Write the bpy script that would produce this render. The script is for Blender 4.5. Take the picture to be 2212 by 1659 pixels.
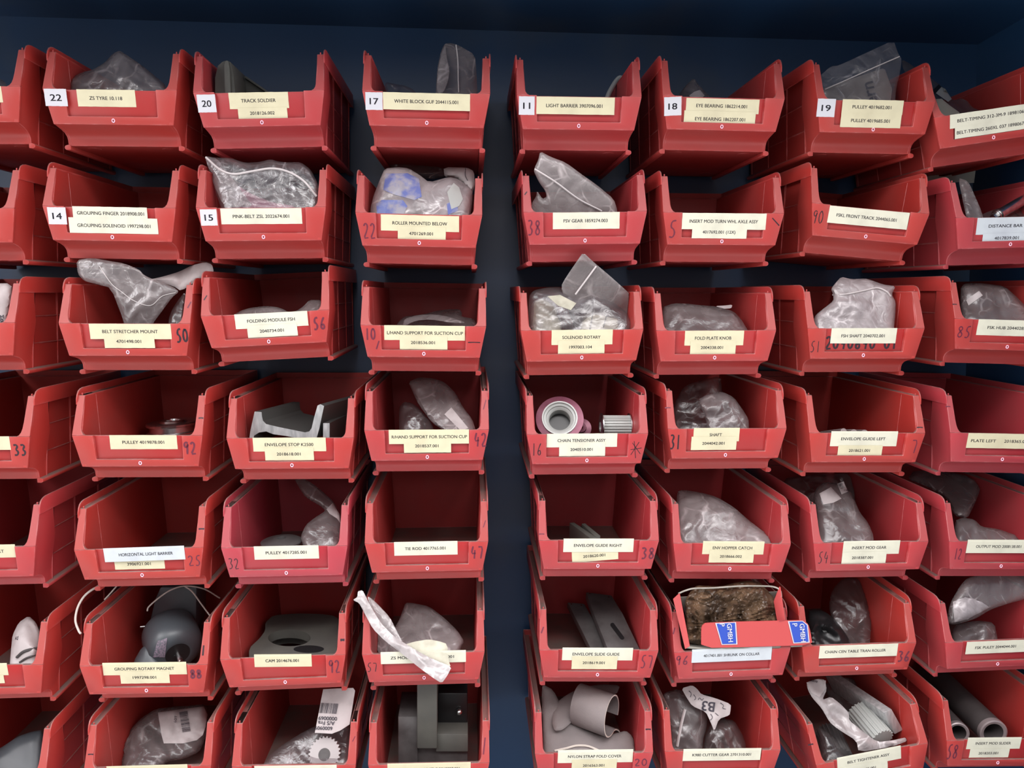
import bpy, bmesh, math, random
import numpy as np
from mathutils import Vector, Matrix, noise
from mathutils.geometry import delaunay_2d_cdt

sc = bpy.context.scene
for o in list(bpy.data.objects): bpy.data.objects.remove(o)

# ------------------------------------------------------------------ camera
F_PX = 1609.0
YAW, PITCH, ROLL, DIST = math.radians(3.743), math.radians(3.324), math.radians(0.113), 0.8995
CAMZ = 1.45
_w = np.array([math.sin(YAW)*math.cos(PITCH), math.cos(YAW)*math.cos(PITCH), -math.sin(PITCH)])
_r = np.array([math.cos(YAW), -math.sin(YAW), 0.0]); _u = np.cross(_r, _w)
_c, _s = math.cos(ROLL), math.sin(ROLL)
_r, _u = _c*_r+_s*_u, -_s*_r+_c*_u
CAM = np.array([0.0, -DIST, CAMZ])
cd = bpy.data.cameras.new('camera'); cam = bpy.data.objects.new('camera', cd); sc.collection.objects.link(cam)
cd.sensor_fit = 'HORIZONTAL'; cd.sensor_width = 36.0; cd.lens = 36.0*F_PX/2212.0; cd.clip_start = 0.02
m = Matrix.Identity(4)
for i in range(3): m[i][0] = _r[i]; m[i][1] = _u[i]; m[i][2] = -_w[i]; m[i][3] = CAM[i]
cam.matrix_world = m
sc.camera = cam

# ------------------------------------------------------------------ light
sc.view_settings.view_transform = 'Standard'; sc.view_settings.look = 'None'
sc.view_settings.gamma = 1.0; sc.view_settings.use_curve_mapping = False
sc.view_settings.exposure = 0.52
wd = bpy.data.worlds.new('room_light'); sc.world = wd; wd.use_nodes = True
nt = wd.node_tree; bg = nt.nodes['Background']
# a dim aisle and the photographer straight behind the camera, lit room to the sides and above
_tc0 = nt.nodes.new('ShaderNodeTexCoord'); _sx = nt.nodes.new('ShaderNodeSeparateXYZ'); _cr = nt.nodes.new('ShaderNodeValToRGB')
nt.links.new(_tc0.outputs['Generated'], _sx.inputs[0])
_ng = nt.nodes.new('ShaderNodeMath'); _ng.operation = 'MULTIPLY'; _ng.inputs[1].default_value = -1; nt.links.new(_sx.outputs['Y'], _ng.inputs[0]); nt.links.new(_ng.outputs[0], _cr.inputs[0])
e = _cr.color_ramp.elements; e[0].position = 0.0; e[0].color = (1.0, 0.975, 0.985, 1); e[1].position = 1.0; e[1].color = (0.05, 0.049, 0.05, 1)
m_ = e.new(0.55); m_.color = (0.90, 0.88, 0.89, 1); m_ = e.new(0.82); m_.color = (0.16, 0.156, 0.158, 1)
_mr = nt.nodes.new('ShaderNodeMapRange'); _mr.inputs[1].default_value = -0.6; _mr.inputs[2].default_value = 0.7; _mr.inputs[3].default_value = 0.55; _mr.inputs[4].default_value = 1.25; nt.links.new(_sx.outputs['Z'], _mr.inputs[0])
_ml = nt.nodes.new('ShaderNodeMath'); _ml.operation = 'MULTIPLY'; _ml.inputs[1].default_value = WORLD = 3.0; nt.links.new(_mr.outputs[0], _ml.inputs[0])
nt.links.new(_cr.outputs[0], bg.inputs[0]); nt.links.new(_ml.outputs[0], bg.inputs[1])
def area(name, loc, target, size, sy, power, col):
    l = bpy.data.lights.new(name, 'AREA'); l.shape = 'RECTANGLE'; l.size = size; l.size_y = sy; l.energy = power; l.color = col
    o = bpy.data.objects.new(name, l); sc.collection.objects.link(o); o.location = loc
    o.rotation_euler = (Vector(target)-Vector(loc)).to_track_quat('-Z', 'Y').to_euler(); return o
area('ceiling_lamp', (0.25, -1.75, CAMZ+1.45), (0.1, 0, CAMZ-0.1), 1.4, 0.30, 16, (1.0, 0.96, 0.95))
area('ceiling_lamp', (-1.5, -1.1, CAMZ+0.9), (0.0, 0, CAMZ-0.1), 0.9, 0.3, 7, (1.0, 0.96, 0.98))

area('ceiling_lamp', (-0.15, -4.6, CAMZ+1.0), (0.0, 0, CAMZ), 1.2, 0.5, 7, (1.0, 0.96, 0.98))

# ------------------------------------------------------------------ helpers
def ray(px, py):
    d = _w + _r*((px-1106.0)/F_PX) + _u*((829.5-py)/F_PX); return d
def P(px, py, y):
    """point in the place seen at pixel (px, py) of the photograph, at depth y behind the plane of the bin fronts"""
    d = ray(px, py); return Vector(CAM + d*((y+DIST)/d[1]))
def proj(p):
    d = np.asarray(p)-CAM; z = d@_w; return 1106+F_PX*(d@_r)/z, 829.5-F_PX*(d@_u)/z
def link(o): sc.collection.objects.link(o); return o
def tag(o, label=None, cat=None, group=None, kind=None):
    if label: o['label'] = label
    if cat: o['category'] = cat
    if group: o['group'] = group
    if kind: o['kind'] = kind
    return o
def meshobj(name, me, parent=None, mats=None):
    if mats:
        for k in (mats if isinstance(mats, (list, tuple)) else [mats]): me.materials.append(k)
    o = link(bpy.data.objects.new(name, me))
    if parent: o.parent = parent
    return o
def bm_me(bm, name, smooth=False, angle=None):
    bmesh.ops.recalc_face_normals(bm, faces=bm.faces)
    me = bpy.data.meshes.new(name); bm.to_mesh(me); bm.free()
    if smooth: me.polygons.foreach_set('use_smooth', [True]*len(me.polygons))
    if smooth and angle: me.set_sharp_from_angle(angle=math.radians(angle))
    return me
def hexa(bm, pts, mi=0):
    """pts: 8 corners, bottom four then top four, same turning"""
    v = [bm.verts.new(p) for p in pts]
    for f in ((0,3,2,1),(4,5,6,7),(0,1,5,4),(1,2,6,5),(2,3,7,6),(3,0,4,7)):
        fc = bm.faces.new([v[i] for i in f]); fc.material_index = mi
    return v
def box(bm, x0, x1, y0, y1, z0, z1, mi=0):
    return hexa(bm, [(x0,y0,z0),(x1,y0,z0),(x1,y1,z0),(x0,y1,z0),(x0,y0,z1),(x1,y0,z1),(x1,y1,z1),(x0,y1,z1)], mi)
def prism(bm, A, B, mi=0):
    """solid between two matching rings of points"""
    a = [bm.verts.new(p) for p in A]; b = [bm.verts.new(p) for p in B]; n = len(a)
    for f in [a, b[::-1]]+[[a[i], a[(i+1) % n], b[(i+1) % n], b[i]] for i in range(n)]:
        bm.faces.new(f).material_index = mi
def bevelled(me, w, seg=2, ang=35):
    o = bpy.data.objects.new('tmp', me); link(o)
    md = o.modifiers.new('b', 'BEVEL'); md.width = w; md.segments = seg; md.limit_method = 'ANGLE'; md.angle_limit = math.radians(ang)
    md.harden_normals = False
    dg = bpy.context.evaluated_depsgraph_get(); r = bpy.data.meshes.new_from_object(o.evaluated_get(dg))
    r.name = me.name; bpy.data.objects.remove(o)
    r.polygons.foreach_set('use_smooth', [True]*len(r.polygons)); r.set_sharp_from_angle(angle=math.radians(30))
    return r

# ------------------------------------------------------------------ materials
def mat(name, col, rough=0.5, metal=0.0, spec=0.5):
    k = bpy.data.materials.new(name); k.use_nodes = True
    b = k.node_tree.nodes['Principled BSDF']
    b.inputs['Base Color'].default_value = (*col, 1); b.inputs['Roughness'].default_value = rough
    b.inputs['Metallic'].default_value = metal; b.inputs['Specular IOR Level'].default_value = spec
    return k
def N(k, t, **kw):
    n = k.node_tree.nodes.new(t)
    for a, v in kw.items(): setattr(n, a, v)
    return n
def L(k, a, b): k.node_tree.links.new(a, b)
def noisy(k, col2, scale=20, lo=0.35, hi=0.7, bump=0.0, bscale=200, detail=4, stretch=None):
    """mix a second colour in by noise, with a fine bump"""
    b = k.node_tree.nodes['Principled BSDF']; c1 = tuple(b.inputs['Base Color'].default_value)
    tc = N(k, 'ShaderNodeTexCoord'); nz = N(k, 'ShaderNodeTexNoise'); nz.inputs['Scale'].default_value = scale; nz.inputs['Detail'].default_value = detail
    src = tc.outputs['Object']
    if stretch:
        mp = N(k, 'ShaderNodeMapping'); mp.inputs['Scale'].default_value = stretch; L(k, src, mp.inputs[0]); src = mp.outputs[0]
    L(k, src, nz.inputs['Vector'])
    mr = N(k, 'ShaderNodeMapRange'); mr.inputs[1].default_value = lo; mr.inputs[2].default_value = hi; L(k, nz.outputs['Fac'], mr.inputs[0])
    mx = N(k, 'ShaderNodeMix', data_type='RGBA'); mx.inputs[6].default_value = c1; mx.inputs[7].default_value = (*col2, 1)
    L(k, mr.outputs[0], mx.inputs[0]); L(k, mx.outputs[2], b.inputs['Base Color'])
    if bump:
        n2 = N(k, 'ShaderNodeTexNoise'); n2.inputs['Scale'].default_value = bscale; L(k, src, n2.inputs['Vector'])
        bp = N(k, 'ShaderNodeBump'); bp.inputs['Strength'].default_value = bump; bp.inputs['Distance'].default_value = 0.001
        L(k, n2.outputs['Fac'], bp.inputs['Height']); L(k, bp.outputs[0], b.inputs['Normal'])
    return k

def red_plastic(name='red_plastic', c1=(0.37, 0.026, 0.017, 1), c2=(0.37, 0.034, 0.052, 1)):
    k = mat(name, (0.62, 0.045, 0.045), 0.42)
    b = k.node_tree.nodes['Principled BSDF']
    tint = N(k, 'ShaderNodeAttribute', attribute_type='OBJECT', attribute_name='tint')
    mx0 = N(k, 'ShaderNodeMix', data_type='RGBA'); mx0.inputs[6].default_value = c1; mx0.inputs[7].default_value = c2
    L(k, tint.outputs['Fac'], mx0.inputs[0])
    tc = N(k, 'ShaderNodeTexCoord'); nz = N(k, 'ShaderNodeTexNoise'); nz.inputs['Scale'].default_value = 30; nz.inputs['Detail'].default_value = 5
    L(k, tc.outputs['Object'], nz.inputs['Vector'])
    # settled dust on faces that look upward
    ge = N(k, 'ShaderNodeNewGeometry'); sx = N(k, 'ShaderNodeSeparateXYZ'); L(k, ge.outputs['Normal'], sx.inputs[0])
    mr = N(k, 'ShaderNodeMapRange'); mr.inputs[1].default_value = 0.12; mr.inputs[2].default_value = 0.9; mr.inputs[4].default_value = 1.0
    L(k, sx.outputs['Z'], mr.inputs[0])
    mr2 = N(k, 'ShaderNodeMapRange'); mr2.inputs[1].default_value = 0.25; mr2.inputs[2].default_value = 0.7; mr2.inputs[3].default_value = 0.6; mr2.inputs[4].default_value = 1.0
    L(k, nz.outputs['Fac'], mr2.inputs[0])
    ml = N(k, 'ShaderNodeMath', operation='MULTIPLY'); L(k, mr.outputs[0], ml.inputs[0]); L(k, mr2.outputs[0], ml.inputs[1])
    ad = N(k, 'ShaderNodeMath', operation='MAXIMUM'); L(k, ml.outputs[0], ad.inputs[0])
    n3 = N(k, 'ShaderNodeTexNoise'); n3.inputs['Scale'].default_value = 11; n3.inputs['Detail'].default_value = 6; L(k, tc.outputs['Object'], n3.inputs['Vector'])
    mr3 = N(k, 'ShaderNodeMapRange'); mr3.inputs[1].default_value = 0.4; mr3.inputs[2].default_value = 0.8; mr3.inputs[4].default_value = 0.22
    L(k, n3.outputs['Fac'], mr3.inputs[0]); L(k, mr3.outputs[0], ad.inputs[1])
    mx = N(k, 'ShaderNodeMix', data_type='RGBA'); mx.inputs[7].default_value = (0.15, 0.118, 0.105, 1)
    L(k, ad.outputs[0], mx.inputs[0]); L(k, mx0.outputs[2], mx.inputs[6]); L(k, mx.outputs[2], b.inputs['Base Color'])
    bv = N(k, 'ShaderNodeBevel', samples=4); bv.inputs['Radius'].default_value = 0.0011
    dt = N(k, 'ShaderNodeVectorMath', operation='DOT_PRODUCT'); L(k, bv.outputs[0], dt.inputs[0]); L(k, ge.outputs['True Normal'], dt.inputs[1])
    ew = N(k, 'ShaderNodeMapRange'); ew.inputs[1].default_value = 0.985; ew.inputs[2].default_value = 0.86; ew.inputs[3].default_value = 0.0; ew.inputs[4].default_value = 1.0; L(k, dt.outputs['Value'], ew.inputs[0])
    n7 = N(k, 'ShaderNodeTexNoise'); n7.inputs['Scale'].default_value = 70; n7.inputs['Detail'].default_value = 4; L(k, tc.outputs['Object'], n7.inputs['Vector'])
    e7 = N(k, 'ShaderNodeMapRange'); e7.inputs[1].default_value = 0.45; e7.inputs[2].default_value = 0.68; e7.inputs[3].default_value = 0.08; e7.inputs[4].default_value = 0.75; L(k, n7.outputs['Fac'], e7.inputs[0])
    em = N(k, 'ShaderNodeMath', operation='MULTIPLY', use_clamp=True); L(k, ew.outputs[0], em.inputs[0]); L(k, e7.outputs[0], em.inputs[1])
    mw = N(k, 'ShaderNodeMix', data_type='RGBA'); mw.inputs[7].default_value = (0.60, 0.27, 0.27, 1); L(k, em.outputs[0], mw.inputs[0]); L(k, mx.outputs[2], mw.inputs[6]); L(k, mw.outputs[2], b.inputs['Base Color'])
    n2 = N(k, 'ShaderNodeTexNoise'); n2.inputs['Scale'].default_value = 900; L(k, tc.outputs['Object'], n2.inputs['Vector'])
    bp = N(k, 'ShaderNodeBump'); bp.inputs['Strength'].default_value = 0.15; bp.inputs['Distance'].default_value = 0.0005
    L(k, n2.outputs['Fac'], bp.inputs['Height']); L(k, bp.outputs[0], b.inputs['Normal'])
    ro = N(k, 'ShaderNodeMapRange'); ro.inputs[3].default_value = 0.36; ro.inputs[4].default_value = 0.6; L(k, nz.outputs['Fac'], ro.inputs[0]); L(k, ro.outputs[0], b.inputs['Roughness'])
    return k
RED = red_plastic()
REDC = red_plastic('clean_red_plastic', (0.33, 0.010, 0.008, 1), (0.33, 0.014, 0.026, 1))
WORN = mat('worn_pale_pink_plastic', (0.85, 0.50, 0.62), 0.5)
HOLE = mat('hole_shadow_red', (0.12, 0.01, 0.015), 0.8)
CREAM = noisy(mat('cream_label_paper', (0.575, 0.535, 0.365), 0.6), (0.48, 0.44, 0.30), 40, 0.5, 0.85)
WHITE = noisy(mat('white_label_paper', (0.603, 0.593, 0.478), 0.6), (0.499, 0.489, 0.395), 40, 0.5, 0.8)
BLUEW = noisy(mat('cool_white_label_paper', (0.50, 0.54, 0.57), 0.6), (0.42, 0.45, 0.49), 40, 0.5, 0.8)
STICK = mat('white_number_sticker', (0.529, 0.529, 0.571), 0.5)
INK = mat('printed_ink', (0.035, 0.03, 0.045), 0.6)
MARK = mat('black_marker_ink', (0.02, 0.006, 0.012), 0.5)
MARKF = mat('faded_purple_marker_ink', (0.115, 0.012, 0.030), 0.5)
PANEL = noisy(mat('dark_blue_painted_steel', (0.0085, 0.037, 0.096), 0.42, 0, 0.75), (0.050, 0.062, 0.076), 4, 0.53, 0.82, 0.15, 60)
def film(name, col, opac, rough=0.28, tcol=(0.85, 0.83, 0.84), bump=0.42, bscale=60, gloss=0.6):
    k = bpy.data.materials.new(name); k.use_nodes = True; b = k.node_tree.nodes['Principled BSDF']; out = k.node_tree.nodes['Material Output']
    b.inputs['Base Color'].default_value = (*col, 1); b.inputs['Roughness'].default_value = rough; b.inputs['Specular IOR Level'].default_value = gloss
    tr = N(k, 'ShaderNodeBsdfTransparent'); tr.inputs[0].default_value = (*tcol, 1)
    mx = N(k, 'ShaderNodeMixShader'); tc = N(k, 'ShaderNodeTexCoord')
    nz = N(k, 'ShaderNodeTexNoise'); nz.inputs['Scale'].default_value = 28; nz.inputs['Detail'].default_value = 5; nz.inputs['Distortion'].default_value = 1.2; L(k, tc.outputs['Object'], nz.inputs['Vector'])
    mr = N(k, 'ShaderNodeMapRange'); mr.inputs[1].default_value = 0.3; mr.inputs[2].default_value = 0.7; mr.inputs[3].default_value = max(0.02, opac*0.65); mr.inputs[4].default_value = min(1, opac*1.35)
    L(k, nz.outputs['Fac'], mr.inputs[0])
    # whitened crease lines, where the film is doubled and stressed
    n9 = N(k, 'ShaderNodeTexNoise'); n9.inputs['Scale'].default_value = 14; n9.inputs['Detail'].default_value = 3; L(k, tc.outputs['Object'], n9.inputs['Vector'])
    va = N(k, 'ShaderNodeVectorMath', operation='MULTIPLY_ADD'); va.inputs[1].default_value = (0.05, 0.05, 0.05); L(k, n9.outputs['Color'], va.inputs[0]); L(k, tc.outputs['Object'], va.inputs[2])
    vo = N(k, 'ShaderNodeTexVoronoi', feature='DISTANCE_TO_EDGE'); vo.inputs['Scale'].default_value = 26; L(k, va.outputs[0], vo.inputs['Vector'])
    cr = N(k, 'ShaderNodeMapRange'); cr.inputs[1].default_value = 0.0; cr.inputs[2].default_value = 0.05; cr.inputs[3].default_value = 0.42; cr.inputs[4].default_value = 0.0; L(k, vo.outputs['Distance'], cr.inputs[0])
    n8 = N(k, 'ShaderNodeTexNoise'); n8.inputs['Scale'].default_value = 35; L(k, tc.outputs['Object'], n8.inputs['Vector'])
    c8 = N(k, 'ShaderNodeMapRange'); c8.inputs[1].default_value = 0.45; c8.inputs[2].default_value = 0.65; L(k, n8.outputs['Fac'], c8.inputs[0])
    cm = N(k, 'ShaderNodeMath', operation='MULTIPLY'); L(k, cr.outputs[0], cm.inputs[0]); L(k, c8.outputs[0], cm.inputs[1])
    aa = N(k, 'ShaderNodeMath', operation='ADD', use_clamp=True); L(k, mr.outputs[0], aa.inputs[0]); L(k, cm.outputs[0], aa.inputs[1]); L(k, aa.outputs[0], mx.inputs[0])
    cc = N(k, 'ShaderNodeMix', data_type='RGBA'); cc.inputs[6].default_value = (*col, 1); cc.inputs[7].default_value = tuple(min(0.8, x*1.7+0.1) for x in col)+(1,)
    L(k, cm.outputs[0], cc.inputs[0]); L(k, cc.outputs[2], b.inputs['Base Color'])
    L(k, tr.outputs[0], mx.inputs[1]); L(k, b.outputs[0], mx.inputs[2])
    n2 = N(k, 'ShaderNodeTexNoise'); n2.inputs['Scale'].default_value = bscale; n2.inputs['Detail'].default_value = 3; n2.inputs['Distortion'].default_value = 2; L(k, tc.outputs['Object'], n2.inputs['Vector'])
    bp = N(k, 'ShaderNodeBump'); bp.inputs['Strength'].default_value = bump; bp.inputs['Distance'].default_value = 0.003
    L(k, n2.outputs['Fac'], bp.inputs['Height']); L(k, bp.outputs[0], b.inputs['Normal'])
    gl = N(k, 'ShaderNodeBsdfGlossy'); gl.inputs['Roughness'].default_value = 0.27; gl.inputs[0].default_value = (1, 1, 1, 1); L(k, bp.outputs[0], gl.inputs['Normal'])
    m2 = N(k, 'ShaderNodeMixShader'); m2.inputs[0].default_value = 0.036*gloss/0.6; L(k, mx.outputs[0], m2.inputs[1]); L(k, gl.outputs[0], m2.inputs[2])
    L(k, m2.outputs[0], out.inputs[0])
    return k
FROST = film('frosted_polythene', (0.377, 0.336, 0.336), 0.46)
GREYF = film('grey_polythene', (0.220, 0.191, 0.191), 0.46)
DARKF = film('dark_clear_polythene', (0.146, 0.127, 0.127), 0.26, gloss=0.9)
CLEAR = film('clear_polythene', (0.262, 0.250, 0.262), 0.13, gloss=1.1)
MILKY = film('milky_polythene', (0.426, 0.381, 0.389), 0.60)
STRAPF = film('thick_white_polythene', (0.468, 0.429, 0.429), 0.66)
SEAL = mat('polythene_seal_line', (0.52, 0.48, 0.48), 0.35)
PAPER = noisy(mat('crumpled_white_paper', (0.487, 0.445, 0.445), 0.65), (0.353, 0.311, 0.311), 45, 0.45, 0.75, 0.4, 90)
BLUEP = noisy(mat('pale_blue_print', (0.120, 0.150, 0.372), 0.5), (0.300, 0.288, 0.336), 60, 0.45, 0.62)
CREAMT = noisy(mat('cream_tissue', (0.487, 0.470, 0.378), 0.7), (0.336, 0.319, 0.252), 60, 0.4, 0.7, 0.8, 120)
STEEL = noisy(mat('bright_steel', (0.72, 0.72, 0.72), 0.25, 1.0), (0.5, 0.5, 0.5), 120, 0.4, 0.7)
ALU = noisy(mat('sawn_aluminium', (0.615, 0.623, 0.623), 0.42, 0.6), (0.344, 0.353, 0.361), 260, 0.3, 0.8, 0.3, 400, stretch=(1, 1, 0.25))
ALUD = mat('dark_anodised_aluminium', (0.060, 0.060, 0.057), 0.4, 0.3)
GUN = noisy(mat('dull_grey_steel', (0.131, 0.125, 0.125), 0.45, 0.4), (0.078, 0.072, 0.072), 40, 0.4, 0.7)
CAMG = noisy(mat('grey_green_plastic', (0.092, 0.092, 0.080), 0.6), (0.069, 0.069, 0.063), 30)
BLACK = mat('black_plastic', (0.012, 0.012, 0.013), 0.35)
MOTOR = mat('blue_grey_motor_paint', (0.060, 0.071, 0.081), 0.38)
MOTL = noisy(mat('motor_rating_print', (0.22, 0.17, 0.22), 0.5), (0.10, 0.10, 0.12), 500, 0.4, 0.6)
WIRE = mat('white_wire_insulation', (0.5, 0.45, 0.41), 0.5)
CABLE = mat('grey_cable_sheath', (0.40, 0.42, 0.40), 0.5)
PURP = noisy(mat('purple_anodised_flange', (0.139, 0.029, 0.057), 0.35, 0.3), (0.197, 0.061, 0.098), 60)
SILV = mat('satin_silver_plastic', (0.410, 0.426, 0.410), 0.38, 0.1)
PINK = mat('pink_rubber', (0.75, 0.25, 0.42), 0.6)
BROWN = noisy(mat('brown_waxed_paper', (0.135, 0.082, 0.048), 0.36), (0.035, 0.020, 0.012), 60, 0.36, 0.64, 1.0, 90)
BOXR = mat('red_printed_cardboard', (0.451, 0.061, 0.061), 0.45)
BOXB = mat('blue_print', (0.021, 0.063, 0.385), 0.5)
BOXW = mat('white_print', (0.521, 0.521, 0.571), 0.5)
BOXG = noisy(mat('raw_grey_cardboard', (0.36, 0.34, 0.30), 0.8), (0.22, 0.21, 0.18), 70)
FABR = noisy(mat('grey_nylon_cloth', (0.221, 0.190, 0.186), 0.7), (0.166, 0.144, 0.144), 20, bump=0.3, bscale=900)
FEDGE = mat('pale_cloth_edge', (0.62, 0.56, 0.50), 0.7)
TUBE = noisy(mat('dark_grey_tube', (0.082, 0.070, 0.070), 0.5), (0.057, 0.049, 0.049), 40)
TEND = mat('machined_tube_end', (0.36, 0.30, 0.30), 0.35, 0.4)
WGEAR = mat('translucent_white_gear', (0.48, 0.45, 0.45), 0.4)
CARD = noisy(mat('dirty_ivory_card', (0.487, 0.462, 0.386), 0.55), (0.302, 0.286, 0.235), 40, 0.55, 0.8)

# ------------------------------------------------------------------ text and pen strokes
_tc = {}
def text_mesh(s, bold=0.0):
    """triangles of a string, as (verts, faces) with width 1.0 scaled later"""
    if s in _tc: return _tc[s]
    cu = bpy.data.curves.new('t', 'FONT'); cu.body = s; cu.size = 1.0; cu.resolution_u = 3; cu.offset = bold
    o = link(bpy.data.objects.new('t', cu)); dg = bpy.context.evaluated_depsgraph_get()
    me = bpy.data.meshes.new_from_object(o.evaluated_get(dg))
    vs = np.array([v.co[:2] for v in me.vertices]); fs = [tuple(p.vertices) for p in me.polygons]
    bpy.data.objects.remove(o); bpy.data.meshes.remove(me)
    # struck several times, slightly shifted, for a bold face
    n0 = len(vs); sh = [(-.016, -.008), (.016, -.008), (-.016, .010), (.016, .010), (0, 0)]
    vs = np.concatenate([vs+np.array(d) for d in sh]); fs = [tuple(i+n0*k for i in f) for k in range(len(sh)) for f in fs]
    lo, hi = vs.min(0), vs.max(0); vs = (vs-[lo[0], 0])/(hi[0]-lo[0])
    _tc[s] = (vs, fs, (hi[0]-lo[0])); return _tc[s]
DIG = {  # pen strokes in a unit box, origin bottom left
 '0': [[(.5,1),(.15,.8),(.1,.35),(.4,0),(.8,.2),(.85,.7),(.5,1)]],
 '1': [[(.5,1),(.5,0)]], '/': [[(.8,1),(.3,0)]], '\\': [[(0,1),(1,0)]], '-': [[(0,.5),(.5,.6),(1,.5)]],
 ',': [[(.8,1),(.2,0)]],
 '2': [[(.1,.8),(.4,1),(.75,.85),(.7,.55),(.1,0),(.9,.05)]],
 '3': [[(.1,.95),(.6,1),(.75,.8),(.4,.55),(.8,.35),(.6,.05),(.1,.05)]],
 '4': [[(.4,1),(.1,.4),(.85,.45)],[(.7,.7),(.6,0)]],
 '5': [[(.85,1),(.35,.95),(.25,.6),(.6,.5),(.75,.25),(.5,0),(.1,.05)]],
 '6': [[(.8,1),(.35,.6),(.15,.2),(.45,0),(.8,.15),(.7,.45),(.3,.35)]],
 '7': [[(.1,.95),(.85,.95),(.5,0)]],
 '8': [[(.5,.55),(.15,.8),(.5,1),(.85,.8),(.5,.55),(.1,.2),(.5,0),(.9,.25),(.5,.55)]],
 '9': [[(.8,.9),(.4,1),(.15,.75),(.4,.5),(.8,.7),(.75,.9),(.6,0)]],
 '*': [[(.3,1),(.5,0)],[(0,.5),(1,.6)],[(.05,.2),(.75,.95)],[(.15,.9),(.9,.25)]],
 'B': [[(.1,0),(.1,1),(.7,.85),(.1,.5),(.8,.25),(.1,0)]], '.': [[(.4,.05),(.6,0)]], ' ': [],
}
def ribbon(bm, pts, w, fn, mi=0):
    """flat pen stroke along 2D pts; fn maps (u, v) to 3D"""
    q = [Vector(p) for p in pts]
    if len(q) > 2:   # round the corners
        r = [q[0]]
        for a, b in zip(q, q[1:]): r += [a.lerp(b, .25), a.lerp(b, .75)]
        q = r+[q[-1]]
    n = len(q); vl = []
    for i, p in enumerate(q):
        t = (q[min(i+1, n-1)]-q[max(i-1, 0)]); t = t.normalized() if t.length > 1e-9 else Vector((1, 0)); nn = Vector((-t.y, t.x))
        ww = w*(0.42 if i in (0, n-1) else 0.5)*(1+0.15*math.sin(i*1.7))
        vl.append((bm.verts.new(fn(*(p+nn*ww))), bm.verts.new(fn(*(p-nn*ww)))))
    for a, b in zip(vl, vl[1:]):
        bm.faces.new((a[0], a[1], b[1], b[0])).material_index = mi

# ------------------------------------------------------------------ the red storage bin, mm turned to metres; origin at the middle of the front lip
MM = 0.001
ZT, ZP, ZB, ZR = 45.3, -38.6, -58.0, 53.5      # flange top, panel bottom, base, rim
def yf(z): return 18.0*z/ZT if z > 0 else 4.5*z/ZP     # front plane leans back above and below the lip
def build_front_panel():
    bm = bmesh.new()
    def slab(poly, y0, y1, mi=0):
        prism(bm, [(x, yf(z)+y0, z) for x, z in poly], [(x, yf(z)+y1, z) for x, z in poly], mi)
    slab([(-75, 0), (-51, 0), (-50.3, -29.5), (50.3, -29.5), (51, 0), (75, 0), (67.6, ZP), (-67.6, ZP)], 0, 4)
    slab([(-52, -0.6), (52, -0.6), (52, -31), (-52, -31)], 2.6, 4.2, 1)
    # moulded lip bead behind the top edge
    box(bm, -66, 66, 3.0, 5.2, -3.0, -0.3)
    bmesh.ops.scale(bm, vec=(MM,)*3, verts=bm.verts)
    return bevelled(bm_me(bm, 'front_panel'), 0.0007)
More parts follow.
